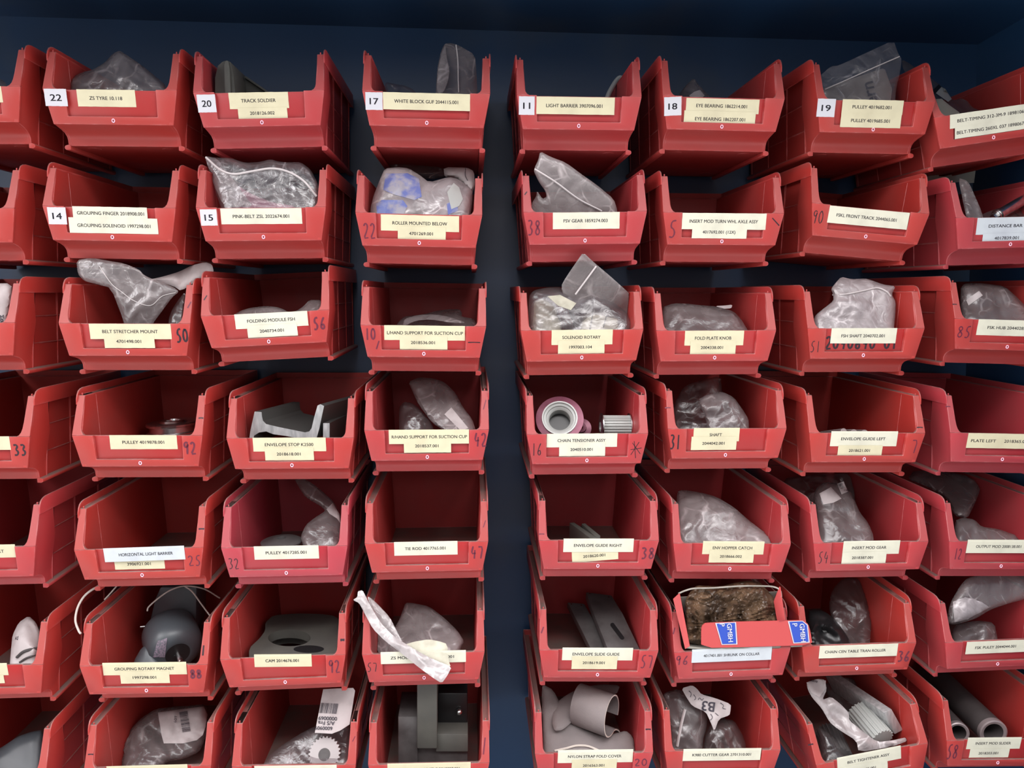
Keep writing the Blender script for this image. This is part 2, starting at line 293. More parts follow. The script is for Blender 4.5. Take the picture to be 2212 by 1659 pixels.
def build_side(s):
    """side wall with the upright front flange, outer ribs and band"""
    bm = bmesh.new(); S = lambda p: (s*p[0], p[1], p[2])
    def pr(A, B): prism(bm, [S(p) for p in A], [S(p) for p in B])
    # front flange face, with a fillet towards the lip
    fl = [(74.2, ZT), (75, 0), (60, 0), (62.6, 1.6), (64.4, 4.5), (65.4, 9), (65.9, 16), (66.2, ZT)]
    pr([(x, yf(z), z) for x, z in fl], [(x, yf(z)+3.5, z) for x, z in fl])
    # wall slab: inner face leans outward towards the top
    def xi(z): return 61.5+(z-ZB)/(ZT-ZB)*4.9
    def wall(y0, y1, xo):
        fr = [(ZB, 30.2), (-51, 29.4), (-47.6, 27.6), (-44.2, 23.3), (-41.8, 16.8), (-40, 9.8), (-38.4, 4.3), (0, 2), (ZT, yf(ZT)+1)]
        A = [(xi(z), max(y0, y), z) for z, y in fr]+[(xo(z), max(y0, y), z) for z, y in fr[::-1]]
        B = [(xi(z), y1, z) for z, y in fr]+[(xo(z), y1, z) for z, y in fr[::-1]]
        for i in range(len(fr)-1):
            j = len(fr)
            a4 = [A[i], A[i+1], A[2*j-2-i], A[2*j-1-i]]; b4 = [B[i], B[i+1], B[2*j-2-i], B[2*j-1-i]]
            cells.append((a4, b4))
        # one closed shell: front and back strips, inner and outer skins
        va = [bm.verts.new(S(p)) for p in A]; vb = [bm.verts.new(S(p)) for p in B]; n = len(va); j = len(fr)
        for v in (va, vb):
            for i in range(j-1): bm.faces.new((v[i], v[i+1], v[n-2-i], v[n-1-i]))
        for i in range(n): bm.faces.new((va[i], va[(i+1) % n], vb[(i+1) % n], vb[i]))
    cells = []
    wall(1.5, 44, lambda z: 74.4 if z >= 0 else max(65.6, 74.4+(z/38.6)*7.6))
    wall(44, 234, lambda z: xi(z)+2.4)
    for y in (44, 103, 165, 226):      # ribs
        e = 0 if y < 60 else 3.6
        pr([(xi(ZB)+1, y, ZB-1), (66.3-e/2, y, ZB-1), (73.9-e, y, 36), (73.9-e, y, 44), (xi(ZT)+1, y, 44)], [(xi(ZB)+1, y+1.6, ZB-1), (66.3-e/2, y+1.6, ZB-1), (73.9-e, y+1.6, 36), (73.9-e, y+(6 if y < 60 else 1.6), 44), (xi(ZT)+1, y+1.6, 44)])
    for z in (5, -28):                 # moulded cross lines
        pr([(xi(z)+1, 46, z), (xi(z)+3.3, 46, z), (xi(z)+3.3, 46, z+1.2), (xi(z)+1, 46, z+1.2)], [(xi(z)+1, 232, z), (xi(z)+3.3, 232, z), (xi(z)+3.3, 232, z+1.2), (xi(z)+1, 232, z+1.2)])
    bmesh.ops.scale(bm, vec=(MM,)*3, verts=bm.verts)
    return bevelled(bm_me(bm, 'side_wall'), 0.0005, 1)
def build_rim(s):
    """stacking rim: ledge inside, upstand and outer band with a rounded front corner"""
    bm = bmesh.new(); S = lambda p: (s*p[0], p[1], p[2])
    box(bm, min(s*66.0, s*74.6), max(s*66.0, s*74.6), 18.5, 234, ZT-2.2, ZT)
    up = [(14, ZT-11), (14.5, ZT-4), (16.5, ZT+1), (19.5, ZT+5), (24, ZR-1), (30, ZR), (234, ZR), (234, ZT-11)]
    prism(bm, [S((73.8, y, z)) for y, z in up], [S((75.4, y, z)) for y, z in up])
    # tiny moulding nib on the ledge
    box(bm, min(s*69.2, s*70.8), max(s*69.2, s*70.8), 19.0, 20.6, ZT-0.5, ZT+2.6)
    bmesh.ops.scale(bm, vec=(MM,)*3, verts=bm.verts)
    return bevelled(bm_me(bm, 'stacking_rim'), 0.0006, 2)
def build_foot(s):
    bm = bmesh.new()
    a = [(62.8, ZB+0.5), (62.8, ZB-4.6), (67.6, ZB-4.9), (69.6, ZB-3.6), (70.1, ZB-1.6), (69.2, ZB+0.3), (66.5, ZB+1.2), (64.5, ZB+1.6)]
    prism(bm, [(s*x, 29.5, z) for x, z in a], [(s*x, 233, z) for x, z in a])
    bmesh.ops.scale(bm, vec=(MM,)*3, verts=bm.verts)
    return bevelled(bm_me(bm, 'foot_rail'), 0.0005, 2)
def build_base():
    """undercut lower front, floor and back wall with the hanging lip"""
    bm = bmesh.new()
    prof = [(4.2, ZP+0.6), (7, ZP-0.6), (10, ZP-1.4), (13.5, ZP-2.2), (17, ZP-3.2), (20.5, ZP-4.3), (23.5, ZP-5.8), (26.0, ZP-7.4), (27.8, ZP-9.2), (29.0, ZP-11.2), (29.7, ZP-13.4), (30.5, ZB)]
    hw = lambda y: 67.4 if y < 5 else 66.9-min(1.6, (y-5)*0.07)
    back = [(y+1.4 if z < -50 else y+1.5, z+(0.4 if z < -50 else 1.9)) for y, z in prof]
    sec = prof+back[::-1]; n = len(prof)
    va = [bm.verts.new((-hw(y), y, z)) for y, z in sec]; vb = [bm.verts.new((hw(y), y, z)) for y, z in sec]; m2 = len(sec)
    for q in range(m2): bm.faces.new((va[q], va[(q+1) % m2], vb[(q+1) % m2], vb[q]))
    for v in (va, vb):
        for q in range(n-1): bm.faces.new((v[q], v[q+1], v[m2-2-q], v[m2-1-q]))
    box(bm, -64, 64, 30.6, 233.8, ZB, ZB+2.2)
    # round moulding marks under the floor
    for x in (-44, 44):
        for y in (48, 200):
            bmesh.ops.create_cone(bm, cap_ends=True, segments=24, radius1=7.5, radius2=7.5, depth=0.6, matrix=Matrix.Translation((x, y, ZB-0.1)))
    prism(bm, [(-61.8, 232, ZB), (61.8, 232, ZB), (66.6, 232, ZT), (-66.6, 232, ZT)], [(-61.8, 234.2, ZB), (61.8, 234.2, ZB), (66.6, 234.2, ZT), (-66.6, 234.2, ZT)])
    box(bm, -74.5, 74.5, 233.6, 235.4, ZT-9, ZR)
    bmesh.ops.scale(bm, vec=(MM,)*3, verts=bm.verts)
    return bevelled(bm_me(bm, 'base'), 0.0005, 1)
def build_hook():
    bm = bmesh.new()
    prism(bm, [(-60, 235.2, ZT-2), (60, 235.2, ZT-2), (60, 243.5, ZT-1), (-60, 243.5, ZT-1)], [(-60, 235.2, ZT+2), (60, 235.2, ZT+2), (60, 243.5, ZT+1), (-60, 243.5, ZT+1)])
    box(bm, -60, 60, 241.5, 243.5, ZT-12, ZT+0.5)
    bmesh.ops.scale(bm, vec=(MM,)*3, verts=bm.verts)
    return bm_me(bm, 'hanging_lip')
def build_hole_ring():
    bm = bmesh.new(); n = 20
    def ring(rx, rz, y): return [bm.verts.new((rx*math.cos(2*math.pi*i/n), y, ZP+4.6+rz*math.sin(2*math.pi*i/n))) for i in range(n)]
    y0 = yf(ZP+4.6); a, b, c, d = ring(2.0, 2.5, y0+.1), ring(1.8, 2.3, y0-0.35), ring(1.1, 1.5, y0-0.35), ring(0.95, 1.35, y0-0.05)
    for p, q in ((a, b), (b, c), (c, d)):
        for i in range(n): bm.faces.new((p[i], p[(i+1) % n], q[(i+1) % n], q[i])).material_index = 0
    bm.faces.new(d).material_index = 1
    bmesh.ops.scale(bm, vec=(MM,)*3, verts=bm.verts)
    return bm_me(bm, 'hole_ring')
def build_divider_line(): pass
ME = dict(front_panel=build_front_panel(), base=build_base(), hole_ring=build_hole_ring(), hanging_lip=build_hook())
for nm, fn in (('side_wall', build_side), ('stacking_rim', build_rim), ('foot_rail', build_foot)):
    for s in (-1, 1): ME[(nm, s)] = fn(s)
for k_, me in ME.items():
    while len(me.materials): me.materials.pop()
    for k in ([WORN, HOLE] if k_ == 'hole_ring' else [RED, REDC] if k_ == 'front_panel' else [RED]): me.materials.append(k)

# measured lip corners in the photograph (xl, yl, xr, yr), then tint, label colour
LIPS = {
'Z1':(-256,183,47,187),'A1':(91,190,383,195),'B1':(416,199,702,195),'C1':(782.5,195,1060,203),'D1':(1118,204,1386,209),'E1':(1433,205,1696,213),'F1':(1768,213,2020,219),'G1':(2025,251,2270,218),
'Z2':(-266,447,33,450),'A2':(90,444,381.5,450),'B2':(421.5,448,706,447),'C2':(768,458,1042.5,465),'D2':(1131,458,1398.5,456),'E2':(1432,458,1696,461),'F2':(1757,438,2007,462),'G2':(2071,470,2311,465),
'Z3':(-262,697,34,697),'A3':(127,698,411,699),'B3':(432,683,714,669),'C3':(780,702,1050,705),'D3':(1127,714,1389,711),'E3':(1417,714,1679,713),'F3':(1747,709,1997,709),'G3':(2068,688,2306,695),
'Z4':(-227,945,66,943),'A4':(154,941,439,940.5),'B4':(487,947,767,945.5),'C4':(787.6,930,1056.5,928),'D4':(1140,938.5,1399.5,936),'E4':(1442.5,927,1701,925),'F4':(1752,935.5,1997,935.5),'G4':(2057.6,935,2295,939),
'Z5':(-212,1186,78.5,1179.5),'A5':(159,1189,440.5,1182),'B5':(476,1184.5,752.7,1178.5),'C5':(788.6,1175,1055,1169),'D5':(1165,1168,1424,1167),'E5':(1454.7,1174,1710,1175),'F5':(1760.8,1174,2004,1169),'G5':(2055,1170,2291,1170),
'Z6':(-193,1444,95,1435),'A6':(171.6,1440,449,1435),'B6':(474.7,1426,747.6,1413.7),'C6':(781.8,1415,1048,1407),'D6':(1166,1405,1423,1405),'E6':(1458,1410,1707.8,1399),'F6':(1736,1397,1978,1387.7),'G6':(2046,1389,2281,1378),
'Z7':(-184,1678,101,1668),'A7':(182,1662,456,1653),'B7':(500,1657,770,1651),'C7':(794,1654,1059.5,1647),'D7':(1156,1630,1412,1625),'E7':(1437.5,1624,1686.5,1619),'F7':(1768,1653,2001,1605),'G7':(2048.6,1601,2283,1597)}
# number stickers: x0, x1, d0, d1 (d measured down from the lip)
NUMS = {'A1':(94,142,1,37,'22'),'B1':(423,463,5,42,'20'),'C1':(789,826,3,39,'17'),'D1':(1122.5,1156,3,40,'11'),'E1':(1437,1474,3,40,'18'),'F1':(1769.5,1807.5,0,35,'19'),'A2':(100,140,3,40,'14'),'B2':(430,466,4,39,'15')}
# labels: x0, x1, d0, d1, text, text x0, text x1, paper, rotation
c_, w_, b_ = 'c', 'w', 'b'
LABELS = {
'Z1':[(-120,4,0,35,'',0,0,c_,0)],
'A1':[(162,289,0,36,'ZS TYRE 10.118',188,260,c_,0)],
'B1':[(491,621,1,35,'TRACK SOLDIER',517,593,c_,0),(508,616,33,56,'2018126.002',534,588,c_,0)],
'C1':[(827,1016,2,37,'WHITE BLOCK GUF 2044115.001',851,990,c_,0)],
'D1':[(1160,1328,3,38,'LIGHT BARRIER 3907096.001',1181,1302,c_,0)],
'E1':[(1485,1643,3,32,'EYE BEARING 1862214.001',1507,1617,c_,0),(1482,1637,28,60,'EYE BEARING 1862207.001',1506,1615,c_,0)],
'F1':[(1822,1952,0,28,'PULLEY 4019682.001',1844,1927,c_,0),(1822,1951,27,54,'PULLEY 4019685.001',1844,1927,c_,0)],
'G1':[(2057,2236,0,27,'BELT-TIMING 312-3M-9 1898106.001',2072,2224,w_,0),(2067,2236,25,48,'BELT-TIMING 260XL 037 1898067.001',2071,2224,w_,0)],
'Z2':[(-130,-40,0,35,'',0,0,c_,0)],
'A2':[(155,318,0,28,'GROUPING FINGER 2018908.001',164,311,w_,0),(144,339,24,58,'GROUPING SOLENOID 1997298.001',162,323,w_,0)],
'B2':[(473,651,2,36,'PINK-BELT ZSL 2022674.001',499,623,w_,0)],
'C2':[(822,992,3,37,'ROLLER MOUNTED BELOW',847,966,c_,0),(858.5,963,27,57,'4701269.001',883,935,c_,0)],
'D2':[(1195,1340,1,36,'FSV GEAR 1859274.003',1218,1314,w_,0)],
'E2':[(1474,1657.6,1,35,'INSERT MOD TURN WHL AXLE ASSY',1490,1640,w_,0),(1497,1617,27,54,'4017692.001 (12X)',1520,1592,w_,0)],
'F2':[(1795,1965,2,36,'FSKL FRONT TRACK 2044065.001',1812,1940,w_,0)],
'G2':[(2118,2262,1,34,'DISTANCE BAR',2143,2214,b_,0),(2133,2245,32,51,'4017839.001',2158,2209,b_,0)],
'A3':[(192,368,1,35,'BELT STRETCHER MOUNT',219,339,c_,0),(221,330,25,55,'4701498.001',247,301,c_,0)],
'B3':[(503.6,663.7,0,33,'FOLDING MODULE FSH',530,635,w_,0),(528,638,26,54,'2040734.001',555,608,w_,0)],
'C3':[(830,1004,0,32,'L/HAND SUPPORT FOR SUCTION CUP',836,1000,c_,0),(863,966,22,52,'2018536.001',887,939,c_,0)],
'D3':[(1193,1324,0,32,'SOLENOID ROTARY',1216,1298,c_,0),(1207,1307,23,51,'1997003.104',1231,1280,c_,0)],
'E3':[(1481,1610,1,33,'FOLD PLATE KNOB',1503,1583,c_,0),(1494,1594,23,52,'2004338.001',1517,1566,c_,0)],
'F3':[(1800,1940,0,32,'FSH SHAFT 2040702.001',1822,1915,w_,0)],
'G3':[(2120,2258,0,32,'FSK HUB 2044028.001',2141,2232,w_,0)],
'Z4':[(-120,21,-1,31,'',0,0,c_,0)],
'A4':[(233,380.5,0,33,'PULLEY 4019878.001',260,352,c_,0)],
'B4':[(543,704,0,32,'ENVELOPE STOP K2500',569,676,c_,0),(568,676,23,53,'2018618.001',594,647,c_,0)],
'C4':[(840,1013,-1,31,'R/HAND SUPPORT FOR SUCTION CUP',846,1009,c_,0),(872,974,20,51,'2018537.001',896,947,c_,0)],
'D4':[(1183,1334,0,30,'CHAIN TENSIONER ASSY',1206,1309,w_,0),(1210,1309,20,50,'2040510.001',1234,1282,w_,0)],
'E4':[(1500,1600,-1,29,'SHAFT',1535,1562,c_,0),(1496,1595,18,48,'2044042.001',1520,1569,c_,0)],
'F4':[(1800,1941,-3,29,'ENVELOPE GUIDE LEFT',1822,1916,w_,0),(1818,1912,27,49,'2018621.001',1841,1886,c_,0)],
'G4':[(2095,2255,0,31,'PLATE LEFT      2018365.001',2103,2224,c_,0)],
'Z5':[(-120,31,-4,28,'ENVELOPE GUIDE RT',-100,5,c_,0)],
'A5':[(240.5,350,25,51,'3906921.001',268,320,c_,0),(223,399,-4,29,'HORIZONTAL LIGHT BARRIER',255,373,b_,0.8)],
'B5':[(546,688,-1,31,'PULLEY 4017285.001',571,661,w_,0)],
'C5':[(851,988,-1,31,'TIE ROD 4017765.001',874,962,w_,0)],
'D5':[(1238,1338,24,49,'2018620.001',1262,1310,c_,5),(1218.5,1370,-3,28,'ENVELOPE GUIDE RIGHT',1241,1345,w_,0)],
'E5':[(1520,1653.5,-4,26,'ENV HOPPER CATCH',1542,1628,c_,0),(1535.6,1633,16,45,'2018666.002',1559,1607,c_,0)],
'F5':[(1826,1946,-2,28,'INSERT MOD GEAR',1845,1918,w_,0),(1826,1920,22,48,'2018387.001',1847,1892,w_,0)],
'G5':[(2093,2240,-4,25,'OUTPUT MOD 2008138.001',2112,2207,w_,0)],
'Z6':[(-110,13,-4,27,'',0,0,c_,0),(-90,2,26,47,'',0,0,c_,0)],
'A6':[(219,401,-5,26,'GROUPING ROTARY MAGNET',244,374,c_,0),(255,362,17,47,'1997298.001',282,333,c_,0)],
'B6':[(547,672,-5,26,'CAM 2014676.001',571,644,c_,-2)],
'C6':[(822,1007,-5,24,'ZS MOD              2018387.001',843,981,w_,0)],
'D6':[(1216,1368.6,-4,26,'ENVELOPE SLIDE GUIDE',1238,1340,w_,0),(1237.5,1336,16,47,'2018619.001',1261,1309,c_,0)],
'E6':[(1496,1667,-5,26,'4017401.001 SHRUNK ON COLLAR',1521,1641,b_,0)],
'F6':[(1773,1939,0,29,'CHAIN CEN TABLE TRAN ROLLER',1785,1914,w_,0)],
'G6':[(2091,2245,0,28,'FSK PULEY 2044044.001',2110,2196,w_,0)],
'A7':[(228,403,-2,29,'',0,0,c_,0)],'B7':[(549,728,-1,30,'',0,0,w_,0)],
'C7':[(836,1018,-3,28,'UNIT C 2018327.001',916,994,c_,0)],
'D7':[(1206,1369,-6,26,'NYLON STRAP FOLD COVER',1228,1344,w_,0),(1237,1335,18,47,'2016563.001',1261,1308,c_,0)],
'E7':[(1477,1644,-5,24,'K980 CUTTER GEAR 2701310.001',1497,1623,w_,0)],
'F7':[(1813,1946,-4,27,'BELT TIGHTENER ASSY',1834,1922,w_,0),(1816,1917,20,50,'2018785.001',1850,1892,w_,0)],
'G7':[(2095,2209,-4,23,'INSERT MOD SLIDER',2113,2188,w_,0),(2104,2188,22,43,'2018203.001',2123,2165,w_,0)]}
# pen marks: x0, x1, d0, d1, characters, pen width mm, ink (k black, f faded)
PEN = {
'C2':[(783,812,22,55,'22',1.7,'f')],'D2':[(1139,1169,17,49,'38',1.8,'f'),(1131,1144,-45,-38,'/',1.6,'k')],
'E2':[(1444,1466,17,53,'5',1.7,'f'),(1669,1689,10,26,'\\',1.5,'k')],'F2':[(1762,1787,14,40,'90',1.1,'k')],
'A3':[(377,405,12,42,'50',2.2,'k'),(397,412,-48,-34,'/',1.8,'f')],'B3':[(674,703,16,43,'56',2.2,'f'),(433,448,-45,-35,'/',1.6,'k')],
'C3':[(788,813,7,32,'10',2.0,'f'),(810,822,34,52,',',1.8,'f'),(1008,1040,33,38,'-',1.2,'k')],
'F3':[(1756,1779,27,50,'51',1.0,'k'),(1789,1946,17,44,'2040640 01',2.6,'k')],
'G3':[(2076,2107,15,38,'85',1.6,'f'),(2066,2077,-29,-27,'-',1.2,'k')],
'A4':[(394,424,15,44,'92',2.2,'f'),(426,439,-40,-34,'-',1.6,'k')],'C4':[(1023,1053,7,38,'42',2.0,'f'),(1040,1054,-62,-42,'/',1.3,'f')],
'D4':[(1150,1173,20,47,'16',1.1,'k'),(1360.5,1389,17,55,'*',0.9,'k')],'E4':[(1448,1473,13,45,'31',2.0,'k'),(1438,1453,-45,-41,'-',1.5,'f')],
'F4':[(1970,1986,14,43,'7',1.4,'f'),(1979,1994,-14,-8,'-',1.4,'k')],'G4':[(2054,2066,-52,-48,'-',1.3,'f')],'Z4':[(25,56,19,45,'33',2.2,'k')],
'A5':[(402.5,434,19,44,'25',1.4,'f'),(426,441,-40,-36,'-',1.7,'k')],'B5':[(488.6,513,25,51,'32',1.0,'k')],
'C5':[(1015.5,1046,11,40,'47',2.0,'f'),(1040,1053,-42,-28,'/',1.2,'f')],
'D5':[(1386,1417,17,43,'38',2.2,'f'),(1164,1178,-14,-11,'-',1.3,'f')],'F5':[(1773,1796.5,19,45,'54',1.0,'k')],'G5':[(2069,2086,15,39,'12',1.3,'f')],
'A6':[(408,435.5,13,34,'88',2.6,'f'),(432,442,-38,-18,'1',2.2,'k')],'B6':[(708,735,12,44,'92',1.8,'f'),(735,746,-32,-26,'-',2.6,'k')],
'C6':[(790.6,815.5,20,42,'57',0.9,'k')],'D6':[(1384.6,1415,11,42,'57',1.6,'f'),(1166,1178,-44,-32,'/',1.8,'f')],
'E6':[(1461,1490,9,30,'96',1.6,'f'),(1455,1467,-46,-34,'/',1.8,'f')],'F6':[(1941,1968,19,43,'36',2.2,'f')],
'A7':[(186,200,-30,-24,'-',1.3,'k')],'D7':[(1371,1402,15,33,'20',1.6,'f'),(1396,1410,-46,-40,'-',1.6,'k')],'C7':[(1043,1052,-48,-16,'/',1.8,'f')],
'F7':[(1761,1774,-38,-34,'-',1.5,'k')],'G7':[(2052.5,2077,9,43,'58',1.8,'f')],'B7':[(756,769,-54,-44,'/',1.0,'f')]}
TINT = {'B5':0.95,'B1':0.5,'D1':0.4,'C1':0.3,'C4':0.45,'D4':0.5,'D5':0.55,'F5':0.55,'G5':0.7,'G4':0.75,'E3':0.3,'G6':0.6,'G2':0.7,'E6':0.5,'C6':0.35,'D6':0.45,'D7':0.5,'D2':0.55,'Z5':0.5,'E5':0.5}
TILT, BYAW = math.radians(3.7), math.radians(-0.65)
# label text: what singles the bin out
def bin_label(k):
    if k == 'D5': return 'red plastic storage bin labelled ENVELOPE GUIDE RIGHT beside the central gap'
    what = {'Z1':'at the left edge of the photo, topmost row, mostly cut off','Z2':'at the left edge, second row from the top, mostly cut off',
     'Z3':'at the left edge, third row from the top, white packet inside','Z4':'at the left edge marked 33 in black pen','Z5':'at the left edge, directly below the bin marked 33',
     'Z6':'at the left edge holding a white printed paper packet','Z7':'cut off in the bottom left corner of the photo',
     'A7':'in the bottom row, below the GROUPING ROTARY MAGNET bin','B7':'in the bottom row, below the CAM bin','C7':'in the bottom row holding a dark grey machine block'}
    if k in what: return 'red plastic storage bin '+what[k]
    t = [x for x in LABELS[k] if x[4]]; t = max(t, key=lambda x: x[1]-x[0])[4]
    if k == 'C6': return 'red plastic storage bin labelled ZS MOD, bag strip hanging over its front'
    t = ' '.join(t.split())
    if k == 'F1': t = 'PULLEY 4019682.001 and number 19'
    x = 'with number sticker '+NUMS[k][4] if k in NUMS and k != 'F1' else ''
    return ('red plastic storage bin labelled '+t+' '+x).strip()

BIN = {}
def place_bin(k):
    xl, yl, xr, yr = LIPS[k]
    c = P((xl+xr)/2, (yl+yr)/2, 0.0)
    # roll: match the slope of the lip in the photograph
    best = min((abs(((lambda a, b: (b[1]-a[1])/(b[0]-a[0]))(proj(c-Vector((math.cos(t), 0, math.sin(t)))*.075), proj(c+Vector((math.cos(t), 0, math.sin(t)))*.075)))-(yr-yl)/(xr-xl)), t) for t in np.radians(np.linspace(-14, 14, 561)))[1]
    M = Matrix.Translation(c) @ Matrix.Rotation(-best, 4, 'Y') @ Matrix.Rotation(BYAW+math.radians({'G1': -2.5, 'F1': 0.8}.get(k, 0)), 4, 'Z') @ Matrix.Rotation(TILT, 4, 'X')
    root = link(bpy.data.objects.new('storage_bin', None)); root.empty_display_size = 0.02; root.matrix_world = M
    tag(root, bin_label(k), 'storage bin', 'red storage bins hung on the blue back panel')
    t = TINT.get(k, 0.12+0.2*((ord(k[0])*7+int(k[1])*5) % 5)/5)
    W = xr-xl; sc_ = 150.0/W
    U = lambda x: (x-xl)*sc_-75.0
    BIN[k] = dict(M=M, U=U, s=sc_, root=root)
    def part(name, me):
        o = meshobj(name, me, root); o['tint'] = t; return o
    for nm in ('front_panel', 'base', 'hanging_lip'): part(nm, ME[nm])
    for nm in ('side_wall', 'stacking_rim', 'foot_rail'):
        for s in (-1, 1): part(nm, ME[(nm, s)])
    h = part('hole_ring', ME['hole_ring']); h['label'] = 'small pale worn hole ring'
    def fn(u, v, off): return Vector((u, yf(v)+off, v))*MM
    def ff(u, v, off): return Vector((u, yf(min(v, 0.0))+off, v))*MM
    def sticker(name, u0, u1, v0, v1, txt, tu0, tu1, cap, paper, off, rot, lab):
        bm = bmesh.new(); cu, cv = (u0+u1)/2, (v0+v1)/2; cr, sr = math.cos(math.radians(rot)), math.sin(math.radians(rot))
        rn = random.Random(hash((k, int(u0*10))) & 0xffff if False else int(abs(u0*131+v0*17)*10))
        R_ = lambda u, v: (cu+(u-cu)*cr-(v-cv)*sr, cv+(u-cu)*sr+(v-cv)*cr)
        n = 14; q = []
        for side in ((u0, v1, u1, v1), (u1, v1, u1, v0), (u1, v0, u0, v0), (u0, v0, u0, v1)):
            mseg = n if abs(side[0]-side[2]) > 1 else 4
            for i in range(mseg):
                a = i/mseg; j = 0.12 if 0 < i else 0
                q.append(R_(side[0]+(side[2]-side[0])*a+rn.uniform(-j, j)*(side[0] == side[2]), side[1]+(side[3]-side[1])*a+rn.uniform(-j, j)*(side[0] != side[2])))
        th = 0.12
        if v1 > 0.2 and abs(rot) < 3:
            for a_, b_ in ((0.0, v1), (v0, 0.0)):
                r_ = [R_(u0, b_), R_(u1, b_), R_(u1, a_), R_(u0, a_)]
                prism(bm, [ff(u, v, off-th) for u, v in r_], [ff(u, v, off) for u, v in r_], 0)
        else: prism(bm, [ff(u, v, off-th) for u, v in q], [ff(u, v, off) for u, v in q], 0)
        if txt:
            vs, fs, wn = text_mesh(txt); tw = tu1-tu0
            # font cap height about 0.7 of the size; keep the measured width and cap height
            sy = cap/0.72*wn/1.0
            base = cv-cap/2
            bv = [bm.verts.new(ff(*R_(tu0+x*tw, base+y*sy), off-th-0.06)) for x, y in vs]
            for f in fs:
                try: bm.faces.new([bv[i] for i in f]).material_index = 1
                except ValueError: pass
        me = bpy.data.meshes.new(name); bm.to_mesh(me); bm.free()
        o = meshobj(name, me, root, [paper, INK])
        if lab: o['label'] = lab
        return o
    for i, (x0, x1, d0, d1, txt, t0, t1, pap, rot) in enumerate(LABELS.get(k, [])):
        u0, u1 = U(x0), U(x1); inside = u0 > -50.5 and u1 < 50.5
        off = (2.5 if inside and i == 0 else 2.3 if inside else -0.05)-0.17*i
        if k in ('A2', 'F1', 'G1') : off = -0.05-0.2*i
        if i: off = min(off, prev_off-0.17)
        prev_off = off
        cap = 3.9 if len(txt) > 24 or not txt[:1].isdigit() else 3.7
        sticker('label_sticker', u0, u1, -d1*sc_, -d0*sc_, txt, U(t0), U(t1), cap, {'c': CREAM, 'w': WHITE, 'b': BLUEW}[pap], off, rot,
                ('sticker reading '+' '.join(txt.split())) if txt and k not in ('Z5', 'C6', 'C7') else ('cream sticker' if pap == 'c' else 'white sticker'))
    if k in NUMS:
        x0, x1, d0, d1, txt = NUMS[k]; u0, u1 = U(x0), U(x1); cw = (u1-u0)*(0.52 if txt != '11' else 0.46)
        sticker('number_sticker', u0, u1, -d1*sc_, -d0*sc_, txt, (u0+u1)/2-cw/2, (u0+u1)/2+cw/2, 7.2, STICK, -0.05, 4 if k == 'E1' else 0, 'white square sticker with number '+txt)
    for (x0, x1, d0, d1, s, pw, ink) in PEN.get(k, []):
        bm = bmesh.new(); u0, u1, v0, v1 = U(x0), U(x1), -d1*sc_, -d0*sc_
        n = len(s); cw = (u1-u0)/n; rec = len(s) > 5
        for i, ch in enumerate(s):
            for st in DIG[ch]:
                ribbon(bm, [(u0+cw*(i+0.08+0.84*a), v0+(v1-v0)*b) for a, b in st], pw, lambda u, v: fn(u, v, 2.5 if rec else -0.12))
        me = bpy.data.meshes.new('marker'); bm.to_mesh(me); bm.free()
        o = meshobj('pen_marking', me, root, MARK if ink == 'k' else MARKF)
        o['label'] = ('black' if ink == 'k' else 'faded purple')+(' pen number '+s if s.isdigit() and len(s) < 4 and d0 > 0 else ' pen mark')
    return root
for k in LIPS: place_bin(k)

# ------------------------------------------------------------------ the blue cabinet
YP = 0.2445
def struct(name, pts_boxes, mat_=PANEL):
    bm = bmesh.new()
    for b in pts_boxes: box(bm, *b)
    o = meshobj(name, bm_me(bm, name), None, mat_); o['kind'] = 'structure'; return o
ztop = P(1300, 72, YP)[2]; xr_ = P(2112, 120, YP)[0]; zs = P(900, 181, YP)[2]
struct('wall_back', [(-1.15, xr_+0.01, YP, YP+0.003, CAMZ-0.95, zs), (-1.15, xr_+0.01, YP+0.0012, YP+0.0042, zs+0.0004, ztop+0.01)])
struct('ceiling', [(-1.15, xr_+0.002, -0.24, YP+0.003, ztop, ztop+0.002)])
struct('wall_right', [(xr_, xr_+0.002, -0.24, YP+0.003, CAMZ-0.95, ztop+0.002)])
struct('wall_left', [(-1.152, -1.15, -0.24, YP+0.003, CAMZ-0.95, ztop+0.002)])
struct('floor', [(-1.15, xr_, -0.24, YP+0.003, CAMZ-0.952, CAMZ-0.95)])
#CONTENTS
# ------------------------------------------------------------------ things in the bins
def inside(p, k):
    """keep a point within the bin when it is below the lip"""
    B = BIN[k]; q = B['Mi'] @ p
    x, y, z = q.x*1000, q.y*1000, q.z*1000
    if z < -1:
        hw = 61.0+(z+58)/103*4.6; x = max(-hw, min(hw, x)); y = max(11.0 if z > -38 else 34.5, min(229.0, y)); z = max(-55.2, z)
    elif z < 46 and 1 < y < 232 and abs(x) < 80:
        hw = 63.4+z*0.035 if z > 9 or y > 9 else 59.5; x = max(-hw, min(hw, x))
    return B['M'] @ Vector((x, y, z))*1 if False else B['M'] @ (Vector((x, y, z))*0.001)
for k in BIN: BIN[k]['Mi'] = BIN[k]['M'].inverted()
def chaikin(p, n=1):
    for _ in range(n):
        q = []
        for i in range(len(p)):
            a, b = np.array(p[i], float), np.array(p[(i+1) % len(p)], float)
            q += [a*.82+b*.18, a*.18+b*.82]
        p = q
    return [tuple(a) for a in p]
def tri(x): return abs((x % 2.0)-1.0)
